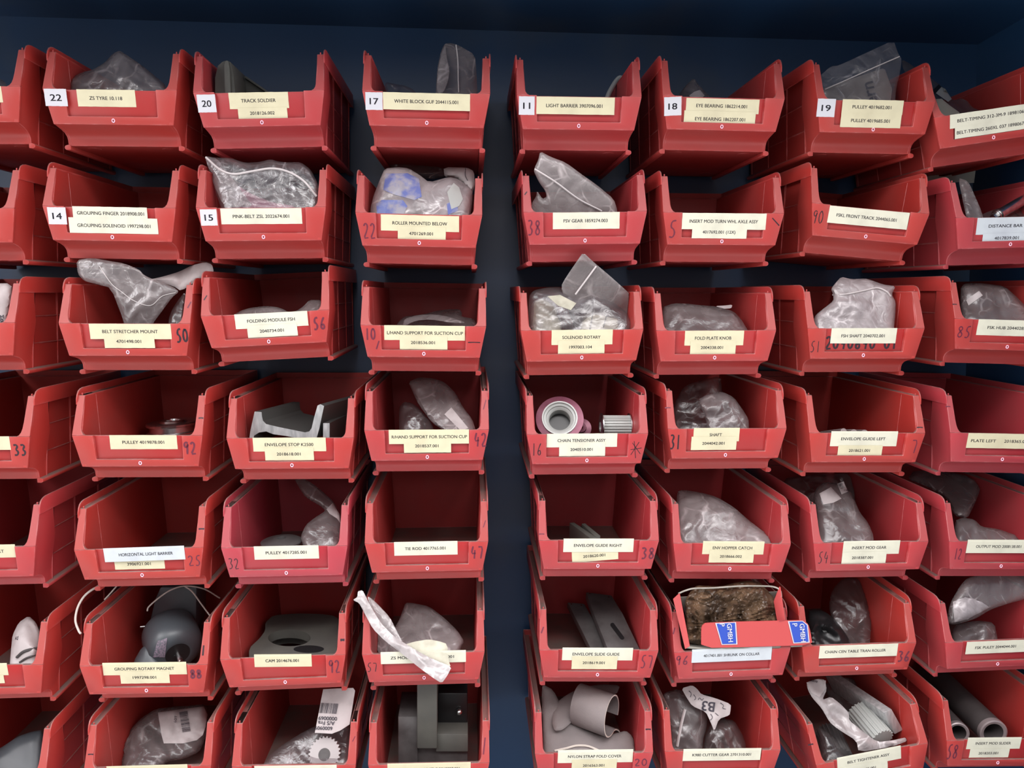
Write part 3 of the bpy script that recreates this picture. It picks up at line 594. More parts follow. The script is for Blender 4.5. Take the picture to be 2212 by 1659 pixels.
def fold(x, y, seed, lam):
    """creased folds: continuous, with sharp ridges"""
    rn = random.Random(seed); s = 0
    wx = noise.noise(Vector((x/60, y/60, seed*1.3)))*22; wy = noise.noise(Vector((x/60, y/60, seed*2.1+9)))*22
    for i in range(4):
        a = rn.uniform(0, math.pi); l = lam*rn.uniform(0.55, 1.7); ph = rn.uniform(0, 2)
        s += (tri(((x+wx)*math.cos(a)+(y+wy)*math.sin(a))/l+ph)-0.5)*(l/lam)**0.7
    for i in range(3):
        a = rn.uniform(0, math.pi); l = lam*rn.uniform(0.22, 0.45); ph = rn.uniform(0, 2)
        g = 0.5+noise.noise(Vector((x/40, y/40, seed+i*3.3)))
        s += (tri(((x+wx*1.6)*math.cos(a)+(y+wy*1.6)*math.sin(a))/l+ph)-0.5)*0.5*g
    return s/2.2
def sheet(name, poly, y_top, y_bot, T, C, m, seed=1, parent=None, k=None, lam=34, step=4.5, flat=False, toward=0.0, sharp=None):
    """crumpled closed body whose outline follows poly (photo pixels); depth runs from y_bot (low) to y_top (high), metres; T thickness, C crease height in mm"""
    pl = chaikin(poly, 0 if flat else 1); n = len(pl)
    pts = []
    for i in range(n):
        a, b = np.array(pl[i]), np.array(pl[(i+1) % n]); mm = max(1, int(np.hypot(*(b-a))/step))
        for j in range(mm): pts.append(a+(b-a)*j/mm)
    nb = len(pts); A = np.array(pts)
    x0, y0 = A.min(0); x1, y1 = A.max(0)
    rn = random.Random(seed); cand = []
    yy = y0+step/2; row = 0
    while yy < y1:
        xx = x0+(step/2 if row % 2 else 0)
        while xx < x1: cand.append((xx+rn.uniform(-.8, .8), yy+rn.uniform(-.8, .8))); xx += step
        yy += step*0.87; row += 1
    c = np.array(cand); B = np.roll(A, -1, 0)
    def dist(c):
        d = np.full(len(c), 1e9); ins = np.zeros(len(c), bool)
        for a, b in zip(A, B):
            ab = b-a; t = np.clip(((c-a)@ab)/(ab@ab+1e-12), 0, 1); d = np.minimum(d, np.hypot(*(c-a-t[:, None]*ab).T))
            cr = ((a[1] > c[:, 1]) != (b[1] > c[:, 1])); den = (b[1]-a[1]) if abs(b[1]-a[1]) > 1e-9 else 1e-9
            ins ^= cr & (c[:, 0] < (b[0]-a[0])*(c[:, 1]-a[1])/den+a[0])
        return d, ins
    d, ins = dist(c); keep = ins & (d > step*0.55); c = c[keep]; d = d[keep]
    allp = [Vector(p) for p in A]+[Vector(p) for p in c]
    V, E_, F_, *_r2 = delaunay_2d_cdt(allp, [(i, (i+1) % nb) for i in range(nb)], [], 1, 1e-5)
    V2 = np.array([(v.x, v.y) for v in V]); dd, _i = dist(V2)
    onb = dd < 1e-3; dm = max(8.0, dd.max())
    def depth(py): t = min(1.3, max(-0.3, (py-y0)/max(1, y1-y0))); return y_top+(y_bot-y_top)*t-toward
    bm = bmesh.new(); fr, bk = [], []
    for i, (px, py) in enumerate(V2):
        e = min(1, dd[i]/dm)*.5+min(1, dd[i]/20.0)*.5; h = math.sqrt(max(0, 1-(1-min(1, e))**2))*0.8
        ed = min(1.0, dd[i]/14.0)
        w = fold(px, py, seed, lam)*1.45
        D = depth(py)
        yfr = D-0.001*(T*0.55*h+C*w*(0.25+0.75*ed)); ybk = D+0.001*(T*0.45*h-C*w*(0.25+0.75*ed))
        if ybk-yfr < 0.0004: ybk = yfr+0.0004
        pf = P(px, py, yfr); pb = P(px, py, ybk)
        if k: pf, pb = inside(pf, k), inside(pb, k)
        fr.append(bm.verts.new(pf)); bk.append(bm.verts.new(pb))
    for f in F_:
        f = list(f)
        try: bm.faces.new([fr[i] for i in f]); bm.faces.new([bk[i] for i in f[::-1]])
        except ValueError: pass
    ec = {}
    for f in F_:
        f = list(f)
        for a, b in zip(f, f[1:]+f[:1]): ec[(a, b)] = 1
    for (a, b) in list(ec):
        if (b, a) not in ec:
            try: bm.faces.new((fr[b], fr[a], bk[a], bk[b]))
            except ValueError: pass
    # origin at the lowest point of the thing
    me = bm_me(bm, name, True, sharp if sharp else 42)
    if parent is None:
        co = np.array([v.co[:] for v in me.vertices]); org = Vector((co[:, 0].mean(), co[:, 1].mean(), co[:, 2].min()))
        me.transform(Matrix.Translation(-org)); o = meshobj(name, me, None, m); o.location = org
    else:
        me.transform(Matrix.Translation(-parent.location)); o = meshobj(name, me, parent, m)
    return o
def wire_me(name, P3, r, seg=8):
    bm = bmesh.new(); n = len(P3); rings = []; up = Vector((0.1, -1, 0.2)).normalized()
    for i, p in enumerate(P3):
        t = (P3[min(i+1, n-1)]-P3[max(i-1, 0)]).normalized(); a = t.cross(up).normalized(); b = a.cross(t)
        rings.append([bm.verts.new(p+(a*math.cos(j*2*math.pi/seg)+b*math.sin(j*2*math.pi/seg))*r) for j in range(seg)])
    for u, v in zip(rings, rings[1:]):
        for j in range(seg): bm.faces.new((u[j], u[(j+1) % seg], v[(j+1) % seg], v[j]))
    bm.faces.new(rings[0][::-1]); bm.faces.new(rings[-1])
    return bm_me(bm, name, True, 50)
def spline(pts, n=10):
    q = [np.array(p, float) for p in pts]; q = [2*q[0]-q[1]]+q+[2*q[-1]-q[-2]]; out = []
    for i in range(1, len(q)-2):
        for j in range(n):
            t = j/n; a, b, c, d = q[i-1:i+3]
            out.append(0.5*((2*b)+(c-a)*t+(2*a-5*b+4*c-d)*t*t+(3*b-a-3*c+d)*t**3))
    out.append(q[-2]); return out
def wire(name, pts, r, m, parent=None, n=10):
    """pts: (px, py, depth) through which a round cord runs"""
    P3 = [P(*p) for p in spline(pts, n)]; me = wire_me(name, P3, r)
    org = parent.location if parent else P3[0].copy()
    me.transform(Matrix.Translation(-org)); o = meshobj(name, me, parent, m)
    if not parent: o.location = org
    return o
def flatpart(name, parent, polys, m, text=None):
    """polys: lists of 3D corners, made into one thin print lying on its thing"""
    bm = bmesh.new()
    for p in polys:
        v = [bm.verts.new(q-parent.location) for q in p]; bm.faces.new(v)
    me = bpy.data.meshes.new(name); bm.to_mesh(me); bm.free()
    return meshobj(name, me, parent, m)
def print_on(parent, txt, cx, cy, wpx, rot, y, m=None, hscale=1.0, name='printed_text'):
    """lettering laid on a thing's front at pixel (cx, cy), turned anticlockwise by rot degrees"""
    vs, fs, wn = text_mesh(txt); c, s = math.cos(math.radians(rot)), math.sin(math.radians(rot)); bm = bmesh.new(); v = []
    hh = vs[:, 1].max()/2
    for i, (x, q) in enumerate(vs):
        a, b = (x-.5)*wpx, (q-hh)*wpx*hscale
        v.append(bm.verts.new(P(cx+a*c-b*s, cy-(a*s+b*c), y-(i*5//len(vs))*4e-5)-parent.location))
    for f in fs:
        try: bm.faces.new([v[i] for i in f])
        except ValueError: pass
    me = bpy.data.meshes.new(name); bm.to_mesh(me); bm.free(); return meshobj(name, me, parent, m or INK)
def surf_y(o, px, py, default):
    """depth of the front surface of a thing where the ray of a pixel meets it"""
    dg = bpy.context.view_layer; Mi = o.matrix_world.inverted() if o.parent is None else Matrix.Translation(-o.location)
    Mi = Matrix.Translation(-o.location); a = Vector(CAM)-o.location; d = Vector(ray(px, py)).normalized()
    hit, loc, nrm, idx = o.ray_cast(a, d)
    return (loc+o.location).y if hit else default
def print_surf(parent, body, txt, cx, cy, wpx, rot, m=None, hscale=1.0, off=0.0008):
    """as print_on, but wrapped over the creased surface of body"""
    vs, fs, wn = text_mesh(txt); c, s = math.cos(math.radians(rot)), math.sin(math.radians(rot)); bm = bmesh.new(); v = []
    hh = vs[:, 1].max()/2; y0 = surf(body, cx, cy)
    for x, q in vs:
        a, b = (x-.5)*wpx, (q-hh)*wpx*hscale; X, Y = cx+a*c-b*s, cy-(a*s+b*c)
        v.append(bm.verts.new(P(X, Y, surf(body, X, Y, y0)-off)-parent.location))
    for f in fs:
        try: bm.faces.new([v[i] for i in f])
        except ValueError: pass
    me = bpy.data.meshes.new('printed_text'); bm.to_mesh(me); bm.free(); return meshobj('printed_text', me, parent, m or INK)
def surf(body, px, py, default=None):
    off = body.parent.location if body.parent else body.location
    hit, loc, nrm, idx = body.ray_cast(Vector(CAM)-off, Vector(ray(px, py)).normalized())
    return (loc+off).y if hit else (default if default is not None else 0.06)
def patch(name, parent, body, poly, m, off=0.001, step=5, flat=True):
    """paper or print lying on the creased front of body, outline in photo pixels"""
    pl = poly if flat else chaikin(poly); A = []
    for i in range(len(pl)):
        a, b = np.array(pl[i], float), np.array(pl[(i+1) % len(pl)], float); mm = max(1, int(np.hypot(*(b-a))/step))
        for j in range(mm): A.append(a+(b-a)*j/mm)
    nb = len(A); A = np.array(A); x0, y0 = A.min(0); x1, y1 = A.max(0); c = []
    for gx in np.arange(x0+step/2, x1, step):
        for gy in np.arange(y0+step/2, y1, step):
            w = 0; ok = False
            for i in range(nb):
                a, b = A[i], A[(i+1) % nb]
                if (a[1] > gy) != (b[1] > gy) and gx < (b[0]-a[0])*(gy-a[1])/(b[1]-a[1])+a[0]: ok = not ok
            if ok: c.append((gx, gy))
    V, E_, F_, *_ = delaunay_2d_cdt([Vector(p) for p in A]+[Vector(p) for p in c], [(i, (i+1) % nb) for i in range(nb)], [], 1, 1e-5)
    cx, cy = A.mean(0); yd = surf(body, cx, cy); bm = bmesh.new(); fr = []; bk = []
    for v in V:
        y = surf(body, v.x, v.y, yd); fr.append(bm.verts.new(P(v.x, v.y, y-off)-parent.location)); bk.append(bm.verts.new(P(v.x, v.y, y-off+0.0003)-parent.location))
    edges = {}
    for f in F_:
        f = list(f); bm.faces.new([fr[i] for i in f]); bm.faces.new([bk[i] for i in f[::-1]])
        for a, b in zip(f, f[1:]+f[:1]): edges[(a, b)] = 1
    for a, b in list(edges):
        if (b, a) not in edges: bm.faces.new((fr[b], fr[a], bk[a], bk[b]))
    return meshobj(name, bm_me(bm, name, True, 40), parent, m)
def line_on(name, parent, body, pts, wpx, m, off=0.0012):
    """a raised seam following the creased front of body"""
    q = spline(pts, 6); P3 = []; yd = None; ys = []
    for p in q:
        yd = surf(body, p[0], p[1], yd if yd is not None else 0.06); ys.append(yd)
    ys = np.convolve(np.pad(ys, 2, 'edge'), np.ones(5)/5, 'valid')
    P3 = [P(p[0], p[1], y-off) for p, y in zip(q, ys)]
    me = wire_me(name, P3, wpx*0.5*0.00056, 6); me.transform(Matrix.Translation(-parent.location)); return meshobj(name, me, parent, m)
def bag(k, poly, yt, yb, T, C, m, seed, label, lam=34, name='plastic_bag', cat='plastic bag', step=4.5, group=None, toward=0.0):
    o = sheet(name, poly, yt, yb, T, C, m, seed, None, k, lam, step, toward=toward); tag(o, label, cat, group); return o
def solid(name, label, cat, bm, mats, smooth=True, ang=35, bev=0, loc=None, group=None):
    me = bm_me(bm, name)
    if bev: me = bevelled(me, bev, 2)
    elif smooth: me.polygons.foreach_set('use_smooth', [True]*len(me.polygons)); me.set_sharp_from_angle(angle=math.radians(ang))
    co = np.array([v.co[:] for v in me.vertices]); org = Vector((co[:, 0].mean(), co[:, 1].mean(), co[:, 2].min())) if loc is None else loc
    me.transform(Matrix.Translation(-org)); o = meshobj(name, me, None, mats); o.location = org; return tag(o, label, cat, group)
def sub(name, parent, bm, mats, bev=0, ang=35, lab=None):
    me = bm_me(bm, name)
    if bev: me = bevelled(me, bev, 2)
    else: me.polygons.foreach_set('use_smooth', [True]*len(me.polygons)); me.set_sharp_from_angle(angle=math.radians(ang))
    org = Vector((0, 0, 0)); q = parent
    while q: org += q.location; q = q.parent
    me.transform(Matrix.Translation(-org)); o = meshobj(name, me, parent, mats)
    if lab: o['label'] = lab
    return o
def lathe(prof, seg=48):
    """prof: (radius, height) pairs, open or closed ring"""
    bm = bmesh.new(); rings = []
    for r, h in prof: rings.append([bm.verts.new((r*math.cos(2*math.pi*i/seg), r*math.sin(2*math.pi*i/seg), h)) for i in range(seg)] if r > 1e-6 else [bm.verts.new((0, 0, h))])
    for u, v in zip(rings, rings[1:]):
        for i in range(seg):
            j = (i+1) % seg
            if len(u) == 1: bm.faces.new((u[0], v[i], v[j]))
            elif len(v) == 1: bm.faces.new((u[i], u[j], v[0]))
            else: bm.faces.new((u[i], u[j], v[j], v[i]))
    return bm
def aim(c, d, x=None):
    """matrix that puts local Z along d at c"""
    return Matrix.Translation(c) @ Vector(d).normalized().to_track_quat('Z', 'Y').to_matrix().to_4x4()
def bx(k, x, y, z): return BIN[k]['M'] @ (Vector((x, y, z))*0.001)

# ---------------- row 1
bag('Z1', [(-30,190),(-20,176),(0,170),(10,176),(18,190),(14,215),(-30,215)], .07, .03, 12, 2, GREYF, 3, 'grey bag corner showing in the cut-off bin at the top left edge')
bag('A1', [(147,172),(177,156),(200,151),(228,134),(243,116),(258,109),(268,115),(299,136),(319,151),(362,187),(364,230),(350,255),(160,255),(148,225)], .06, .04, 24, 5, GREYF, 11, 'dark smoky plastic bag rising to a peak in the ZS TYRE bin', 40)
def plate_prism(k, poly, y0, dy, dx=(0, 0)):
    bm = bmesh.new(); A = [P(x, y, y0) for x, y in poly]; B = [P(x, y, y0)+Vector((dx[0], dy, dx[1])) for x, y in poly]; prism(bm, A, B); return bm
o = solid('guide_block', 'tall grey plastic block standing in the TRACK SOLDIER bin', 'machine part', plate_prism('B1', [(464,285),(464,168),(470,142),(480,133),(490,130),(498,134),(504,160),(508,200),(508,285)], .035, .05, (.004, 0)), CAMG, bev=0.0008)
sub('edge_rib', o, plate_prism('B1', [(488,280),(484,140),(488,131),(493,131),(496,150),(499,210),(499,280)], .029, .009), CAMG, 0.0006)
o = solid('guide_block', 'low sloping grey plastic block in the TRACK SOLDIER bin', 'machine part', plate_prism('B1', [(511,290),(511,172),(530,164),(552,180),(580,200),(590,225),(590,290)], .075, .06), CAMG, bev=0.0008)
sub('edge_rib', o, plate_prism('B1', [(527,167),(531,164),(585,201),(582,204)], .069, .007), CAMG, 0.0005)
bag('C1', [(830,215),(830,190),(834,177),(850,181),(872,184),(890,191),(903,205),(900,260),(840,260)], .08, .05, 22, 5, CLEAR, 21, 'small crumpled clear bag left of the tall one in the WHITE BLOCK GUF bin', 22)
o = bag('C1', [(941,250),(942,180),(946,140),(953,110),(961,94),(975,93),(991,98),(1026,118),(1030,165),(1033,250)], .085, .055, 8, 2.5, GREYF, 23, 'tall upright grey zip bag in the WHITE BLOCK GUF bin', 60)
line_on('zip_seal', o, o, [(985,97),(989,130),(990,170),(991,200)], 3, SEAL)
s_ = sheet('folded_edge', [(943,200),(946,150),(955,112),(962,97),(964,120),(971,150),(968,175),(958,200)], .078, .05, 3, 1, FROST, 24, o, 'C1', 50)
o = wire('cable', [(1300,262,.10),(1312,212,.10),(1325,185,.11),(1337,169,.12),(1345,173,.12),(1346,190,.12),(1340,215,.12),(1338,262,.13)], .0034, CABLE)
tag(o, 'looped grey cable standing up in the LIGHT BARRIER 3907096.001 bin', 'cable')
o = bag('E1', [(1462,250),(1466,205),(1480,186),(1499,168),(1511,186),(1520,194),(1535,210),(1538,250)], .10, .07, 20, 6, GREYF, 31, 'small grey bag tip sticking up in the EYE BEARING bin', 20)
patch('paper_insert', o, o, [(1489,206),(1500,198),(1512,194),(1522,206),(1515,214),(1492,214)], PAPER)
# F1: white plastic part in a clear bag
o = sheet('ivory_card', [(1782,205),(1780,190),(1906,148),(1912,150),(1927,192),(1922,235),(1790,250)], .060, .040, 3, 0.6, CARD, 42, None, 'F1', 60, flat=True)
tag(o, 'ivory plastic card with black lettering, tilted inside the bag in the number 19 bin', 'card')
print_surf(o, o, 'ern', 1882, 201, 50, 104, hscale=1.0)
b = bag('F1', [(1772,230),(1770,165),(1795,143),(1811,142),(1865,117),(1930,87),(1940,115),(1948,128),(1945,153),(1935,195),(1933,240),(1920,260),(1790,262)], .052, .030, 6, 3, CLEAR, 41, 'large clear zip bag leaning over the number 19 bin', 50, toward=.008)
line_on('zip_seal', b, b, [(1782,193),(1830,172),(1890,145),(1943,122)], 2.5, SEAL)
o = bag('G1', [(1950,150),(1948,128),(1965,137),(1985,152),(2010,168),(2030,183),(2048,200),(2058,218),(2075,212),(2090,218),(2100,232),(2122,240),(2128,275),(2040,285),(2030,262),(2022,240),(2010,215),(1985,190)], .14, .06, 10, 4, DARKF, 51, 'dark clear bag spilling between the number 19 bin and the tilted BELT-TIMING bin', 40)
patch('paper_sheet', o, o, [(2022,214),(2034,213),(2052,228),(2073,243),(2060,262),(2036,252),(2028,240)], CARD, .004)
patch('silver_film', o, o, [(2020,200),(2030,186),(2042,192),(2056,214),(2048,220),(2034,210)], SILV, .003)
patch('black_strap', o, o, [(2014,196),(2028,182),(2034,187),(2020,203)], BLACK, .004)
# ---------------- row 2
o = sheet('pink_belt', [(500,478),(500,432),(505,408),(515,402),(545,420),(590,438),(640,445),(650,478)], .075, .05, 16, 1, PINK, 62, None, 'B2', 90)
tag(o, 'pink rubber belt in the bag above number 15', 'belt')
o = sheet('dark_wrapped_part', [(545,372),(590,362),(640,375),(665,400),(670,440),(660,470),(620,440),(570,425),(552,400)], .13, .075, 22, 7, DARKF, 63, None, 'B2', 20)
tag(o, 'dark shiny wrapped part inside the bag above number 15', 'wrapped part')
b = bag('B2', [(442,337),(470,341),(497,341),(530,352),(560,350),(585,344),(600,349),(624,351),(649,350),(671,366),(686,395),(690,415),(686,450),(680,480),(490,482),(474,440),(462,400),(450,362)], .050, .030, 20, 4, CLEAR, 61, 'wide open clear zip bag in the PINK-BELT bin', 50, toward=.012)
line_on('zip_seal', b, b, [(445,340),(475,366),(505,376),(545,370),(585,364),(620,370),(655,390),(684,424)], 5, SEAL)
sheet('front_flap', [(442,337),(470,343),(486,368),(508,392),(530,425),(548,446),(500,448),(480,440),(464,402),(450,362)], .045, .022, 4, 2, FROST, 64, b, 'B2', 50)
b = bag('C2', [(800,480),(800,452),(806,425),(821,387),(831,364),(858,361),(882,363),(905,377),(927,394),(970,382),(991,387),(1021,410),(1020,440),(1013,485)], .060, .020, 34, 6, MILKY, 71, 'bulging milky bag with pale blue print in the ROLLER MOUNTED BELOW bin', 46, toward=-.006)
patch('blue_print', b, b, [(828,410),(833,375),(880,374),(905,386),(911,425),(895,432),(850,420)], BLUEP, .0006)
patch('blue_print', b, b, [(812,440),(825,432),(870,432),(880,445),(872,462),(815,462)], BLUEP, .0006)
patch('blue_print', b, b, [(965,440),(985,430),(990,455),(968,464)], BLUEP, .0006)
patch('foil_patch', b, b, [(966,415),(980,395),(992,405),(1000,430),(992,445),(975,452)], SILV, .0008)
o = sheet('brown_tube', [(838,358),(860,354),(963,362),(965,384),(920,388),(880,372)], .13, .11, 22, 2, DARKF, 72, None, 'C2', 60); tag(o, 'dark shiny tube lying behind the milky bag with blue print', 'tube')
o = sheet('wrapped_roll', [(958,361),(1010,362),(1024,370),(1026,400),(1018,425),(1004,400),(985,384),(960,383)], .10, .08, 26, 2.5, PAPER, 73, None, 'C2', 30); tag(o, 'white paper wrapped roll behind the milky bag with blue print', 'paper roll')
line_on('string', o, o, [(1006,362),(1005,378),(1010,390)], 1.5, INK)
b = bag('D2', [(1146,480),(1148,440),(1158,425),(1160,412),(1172,430),(1181,425),(1178,412),(1165,395),(1153,370),(1155,362),(1163,345),(1167,327),(1190,339),(1222,351),(1257,377),(1290,400),(1326,430),(1334,455),(1332,485)], .022, .040, 12, 2, FROST, 81, 'frosted zip bag leaning up to the left in the FSV GEAR bin', 80)
line_on('zip_seal', b, b, [(1155,365),(1200,393),(1250,430),(1300,456)], 4, SEAL)
# G2
o = sheet('card_tag', [(1990,384),(1994,376),(2028,374),(2028,381),(2040,381),(2108,363),(2104,395),(2085,396),(2086,392),(1998,400)], .20, .19, 1.2, 0.3, CARD, 92, None, 'G2', 80, flat=True); tag(o, 'pale card tag lying at the back above the DISTANCE BAR bin', 'card tag')
b = bag('G2', [(2070,385),(2085,388),(2095,398),(2108,428),(2121,458),(2128,490),(2092,490),(2082,445)], .055, .025, 8, 2, GREYF, 91, 'narrow grey bag strip at the left side of the DISTANCE BAR bin', 50)
def rod(k, a, b_, r, name, label, cat, m, hollow=0, flange=None, group=None):
    A, B_ = P(*a), P(*b_); L_ = (B_-A).length
    pr_ = [(0, 0), (r*0.92, 0), (r, r*0.08), (r, L_-r*.1), (r*.9, L_), (0, L_)] if not hollow else [(hollow, L_*.5), (hollow, 0), (r*0.95, 0), (r, r*.06), (r, L_), (hollow, L_), (hollow, L_*.5)]
    bm = lathe(pr_, 36); bm.transform(aim(A, B_-A)); o = solid(name, label, cat, bm, m, group=group); return o, A, (B_-A).normalized()
o, A, D = rod('G2', (2150,468,.045), (2235,418,.075), .0068, 'metal_shaft', 'shiny metal shaft lying across the DISTANCE BAR bin', 'metal shaft', STEEL)
bm = lathe([(0,-.006),(.0045,-.006),(.005,0),(0,0)], 6); bm.transform(aim(A, D)); sub('hexagonal_end', o, bm, STEEL)
bm = lathe([(.0066,.004),(.0082,.0045),(.0082,.0075),(.0066,.008)], 30); bm.transform(aim(A, D)); sub('collar', o, bm, STEEL)
bag('G2', [(2095,490),(2110,468),(2140,455),(2175,445),(2225,440),(2240,490)], .09, .05, 16, 5, DARKF, 94, 'crumpled dark bag under the shiny metal shaft', 24)
# ---------------- row 3
b = bag('A3', [(165,562),(197,557),(232,563),(268,569),(300,582),(311,594),(327,602),(375,620),(387,630),(372,642),(350,672),(329,700),(325,745),(275,745),(268,695),(240,622),(210,614),(182,607),(168,592)], .030, .028, 10, 4, GREYF, 101, 'grey plastic bag hanging folded out of the BELT STRETCHER MOUNT bin', 60)
line_on('crease', b, b, [(215,575),(240,612),(262,630),(290,650),(325,660),(350,640),(380,632)], 1.5, SEAL, .0004)
o = sheet('crumpled_paper', [(322,604),(350,598),(387,587),(415,573),(443,566),(458,571),(462,587),(450,600),(430,603),(391,629),(375,618)], .070, .055, 8, 7, PAPER, 102, None, 'A3', 30); tag(o, 'crumpled white paper sticking out beside the BELT STRETCHER MOUNT bag', 'paper')
bag('A3', [(362,745),(364,690),(372,668),(385,648),(398,632),(402,640),(399,670),(392,745)], .05, .03, 12, 4, DARKF, 103, 'dark clear bag at the right side of the BELT STRETCHER MOUNT bin', 26)
bag('B3', [(498,740),(502,682),(520,671),(540,665),(575,661),(598,663),(612,668),(623,674),(640,672),(655,662),(668,648),(693,648),(698,660),(696,740)], .09, .05, 28, 4, FROST, 111, 'low frosted bag in the FOLDING MODULE FSH bin', 40)
bag('C3', [(852,750),(856,700),(874,683),(898,681),(920,678),(940,672),(965,668),(993,668),(998,676),(997,684),(1022,688),(1030,700),(1030,750)], .14, .05, 28, 3, GREYF, 121, 'flat folded grey bag in the L/HAND SUPPORT bin', 46)
b = BIN['C3']
o = sheet('bag_fold', [(870,705),(874,688),(905,680),(940,679),(970,684),(1010,698),(975,697),(930,690),(900,692)], .10, .06, 4, 2, FROST, 122, None, 'C3', 40); tag(o, 'pale folded bag layer on top in the L/HAND SUPPORT bin', 'plastic bag')
fl = bag('D3', [(1212,618),(1222,600),(1245,566),(1260,545),(1283,567),(1320,598),(1363,637),(1374,660),(1374,695),(1350,735),(1250,735),(1220,650)], .018, .055, 6, 2, GREYF, 131, 'grey zip bag flap standing up to a point behind the cream packets', 80)
line_on('zip_seal', fl, fl, [(1288,575),(1266,605),(1243,636)], 4, SEAL)
o = sheet('cream_packet', [(1146,755),(1146,690),(1150,650),(1175,645),(1200,660),(1215,700),(1205,755)], .062, .034, 30, 3, CREAMT, 132, None, 'D3', 22); tag(o, 'lumpy cream tissue packet at the left of the SOLENOID ROTARY bin', 'packet')
o = sheet('cream_packet', [(1250,755),(1255,690),(1266,652),(1290,660),(1318,670),(1341,684),(1338,712),(1335,755)], .062, .034, 28, 2, CREAMT, 133, None, 'D3', 34); tag(o, 'ribbed cream tissue packet at the right of the SOLENOID ROTARY bin', 'packet')
for q in ([(1281,660),(1279,685),(1274,712)], [(1313,672),(1308,690),(1303,708)]): line_on('string', o, o, q, 2, GUN)
b = bag('D3', [(1142,755),(1142,690),(1142,640),(1153,627),(1181,621),(1212,620),(1242,638),(1262,632),(1280,626),(1313,642),(1348,670),(1371,695),(1366,714),(1362,755)], .050, .020, 34, 4, CLEAR, 134, 'full clear bag of cream packets bulging over the SOLENOID ROTARY bin', 40)
patch('paper_label', b, b, [(1183,640),(1210,637),(1245,655),(1233,670),(1205,660)], CREAMT, .0006)
b = bag('E3', [(1428,755),(1430,664),(1455,655),(1485,656),(1510,659),(1548,662),(1584,672),(1600,688),(1617,716),(1618,755)], .075, .030, 40, 5, GREYF, 141, 'full dark grey bag filling the left of the FOLD PLATE KNOB bin', 34)
sheet('paper_tip', [(1545,661),(1565,660),(1582,658),(1580,666),(1560,667)], .09, .085, 3, 1, PAPER, 142, b, 'E3', 10)
b = bag('F3', [(1760,755),(1758,690),(1762,680),(1785,662),(1800,650),(1800,636),(1795,624),(1805,611),(1817,598),(1840,603),(1862,602),(1873,602),(1909,615),(1935,618),(1926,636),(1935,652),(1934,680),(1931,707),(1928,755)], .055, .024, 20, 3, MILKY, 151, 'milky white zip bag with a folded top in the FSH SHAFT bin', 46)
line_on('zip_seal', b, b, [(1799,637),(1830,635),(1865,628),(1895,622),(1915,630),(1924,640)], 4, SEAL)
b = bag('G3', [(2075,740),(2074,625),(2082,613),(2104,611),(2124,612),(2170,618),(2200,645),(2225,672),(2240,740)], .075, .030, 36, 4, GREYF, 161, 'bulging clear bag in the FSK HUB bin', 36)
patch('tape_piece', b, b, [(2087,648),(2115,628),(2123,638),(2092,660)], PAPER, .0012)
o = sheet('white_packet', [(-70,760),(-70,622),(-30,612),(26,612),(24,650),(16,690),(10,705),(5,760)], .05, .02, 20, 1.5, PAPER, 162, None, 'Z3', 60); tag(o, 'white packet with black lettering in the bin at the left edge', 'packet')
print_surf(o, o, '8M', 1, 685, 15, 8)
print_surf(o, o, '8', 4, 694, 8, 8)
# ---------------- row 4
def disc_stack(k, cx, cy, cz, R, tilt, name, label, cat, m, hs=1.0):
    prof = [(R*.28, 0), (R*.98, 0), (R, .0012), (R, .003), (R*.9, .0042), (R*.88, .011), (R, .0125), (R, .0148), (R*.96, .016), (R*.55, .016), (R*.5, .0185), (R*.3, .0185), (R*.28, .016), (R*.28, 0)]
    bm = lathe([(r, h*hs) for r, h in prof], 64); bm.transform(BIN[k]['M'] @ Matrix.Translation((cx*.001, cy*.001, cz*.001)) @ Matrix.Rotation(math.radians(tilt), 4, 'Y'))
    return solid(name, label, cat, bm, m)
disc_stack('A4', -20, 128, -55.6, .036, 0, 'belt_pulley', 'lowest grey pulley under two others in the PULLEY 4019878.001 bin', 'pulley', STEEL, .72)
disc_stack('A4', -20, 125, -42.2, .038, 0, 'belt_pulley', 'lower shiny grey pulley lying flat in the PULLEY 4019878.001 bin', 'pulley', STEEL)
disc_stack('A4', -12, 138, -23.6, .034, -3, 'belt_pulley', 'upper shiny grey pulley lying on another in the PULLEY 4019878.001 bin', 'pulley', STEEL)
# aluminium profiles
PR = [(550,889),(565,890),(566,900),(568,909),(575,916),(600,922),(659,934),(668,932),(673,925),(679,900),(686,876),(692,873),(700,877),(694,905),(690,925),(684,946),(660,950),(620,942),(590,938),(575,932),(560,934),(549,941),(546,958),(538,952),(541,930)]
bm = bmesh.new(); A = [P(x, y, .035) for x, y in PR]; ax = Vector((0.030, 0.075, 0.006)); prism(bm, A, [p+ax for p in A])
for f in bm.faces:
    if len(f.verts) == 4: f.material_index = 1
o = solid('aluminium_profile', 'large sawn aluminium channel profile in the ENVELOPE STOP bin', 'metal profile', bm, [ALU, ALUD], ang=25)
bm = bmesh.new(); A = [P(x, y, .032) for x, y in [(698,914),(712,914),(712,965),(698,965)]]; prism(bm, A, [p+Vector((.014, .075, .005)) for p in A])
for f in bm.faces:
    if abs(f.calc_center_median().y-A[0].y) > .01: f.material_index = 1
solid('aluminium_profile', 'small upright aluminium bar right of the large channel profile', 'metal profile', bm, [ALU, ALUD], ang=25)
bag('C4', [(862,960),(862,880),(872,868),(890,870),(905,882),(935,915),(940,960)], .10, .06, 30, 5, DARKF, 171, 'hazy dark bag low at the left in the R/HAND SUPPORT bin', 26)
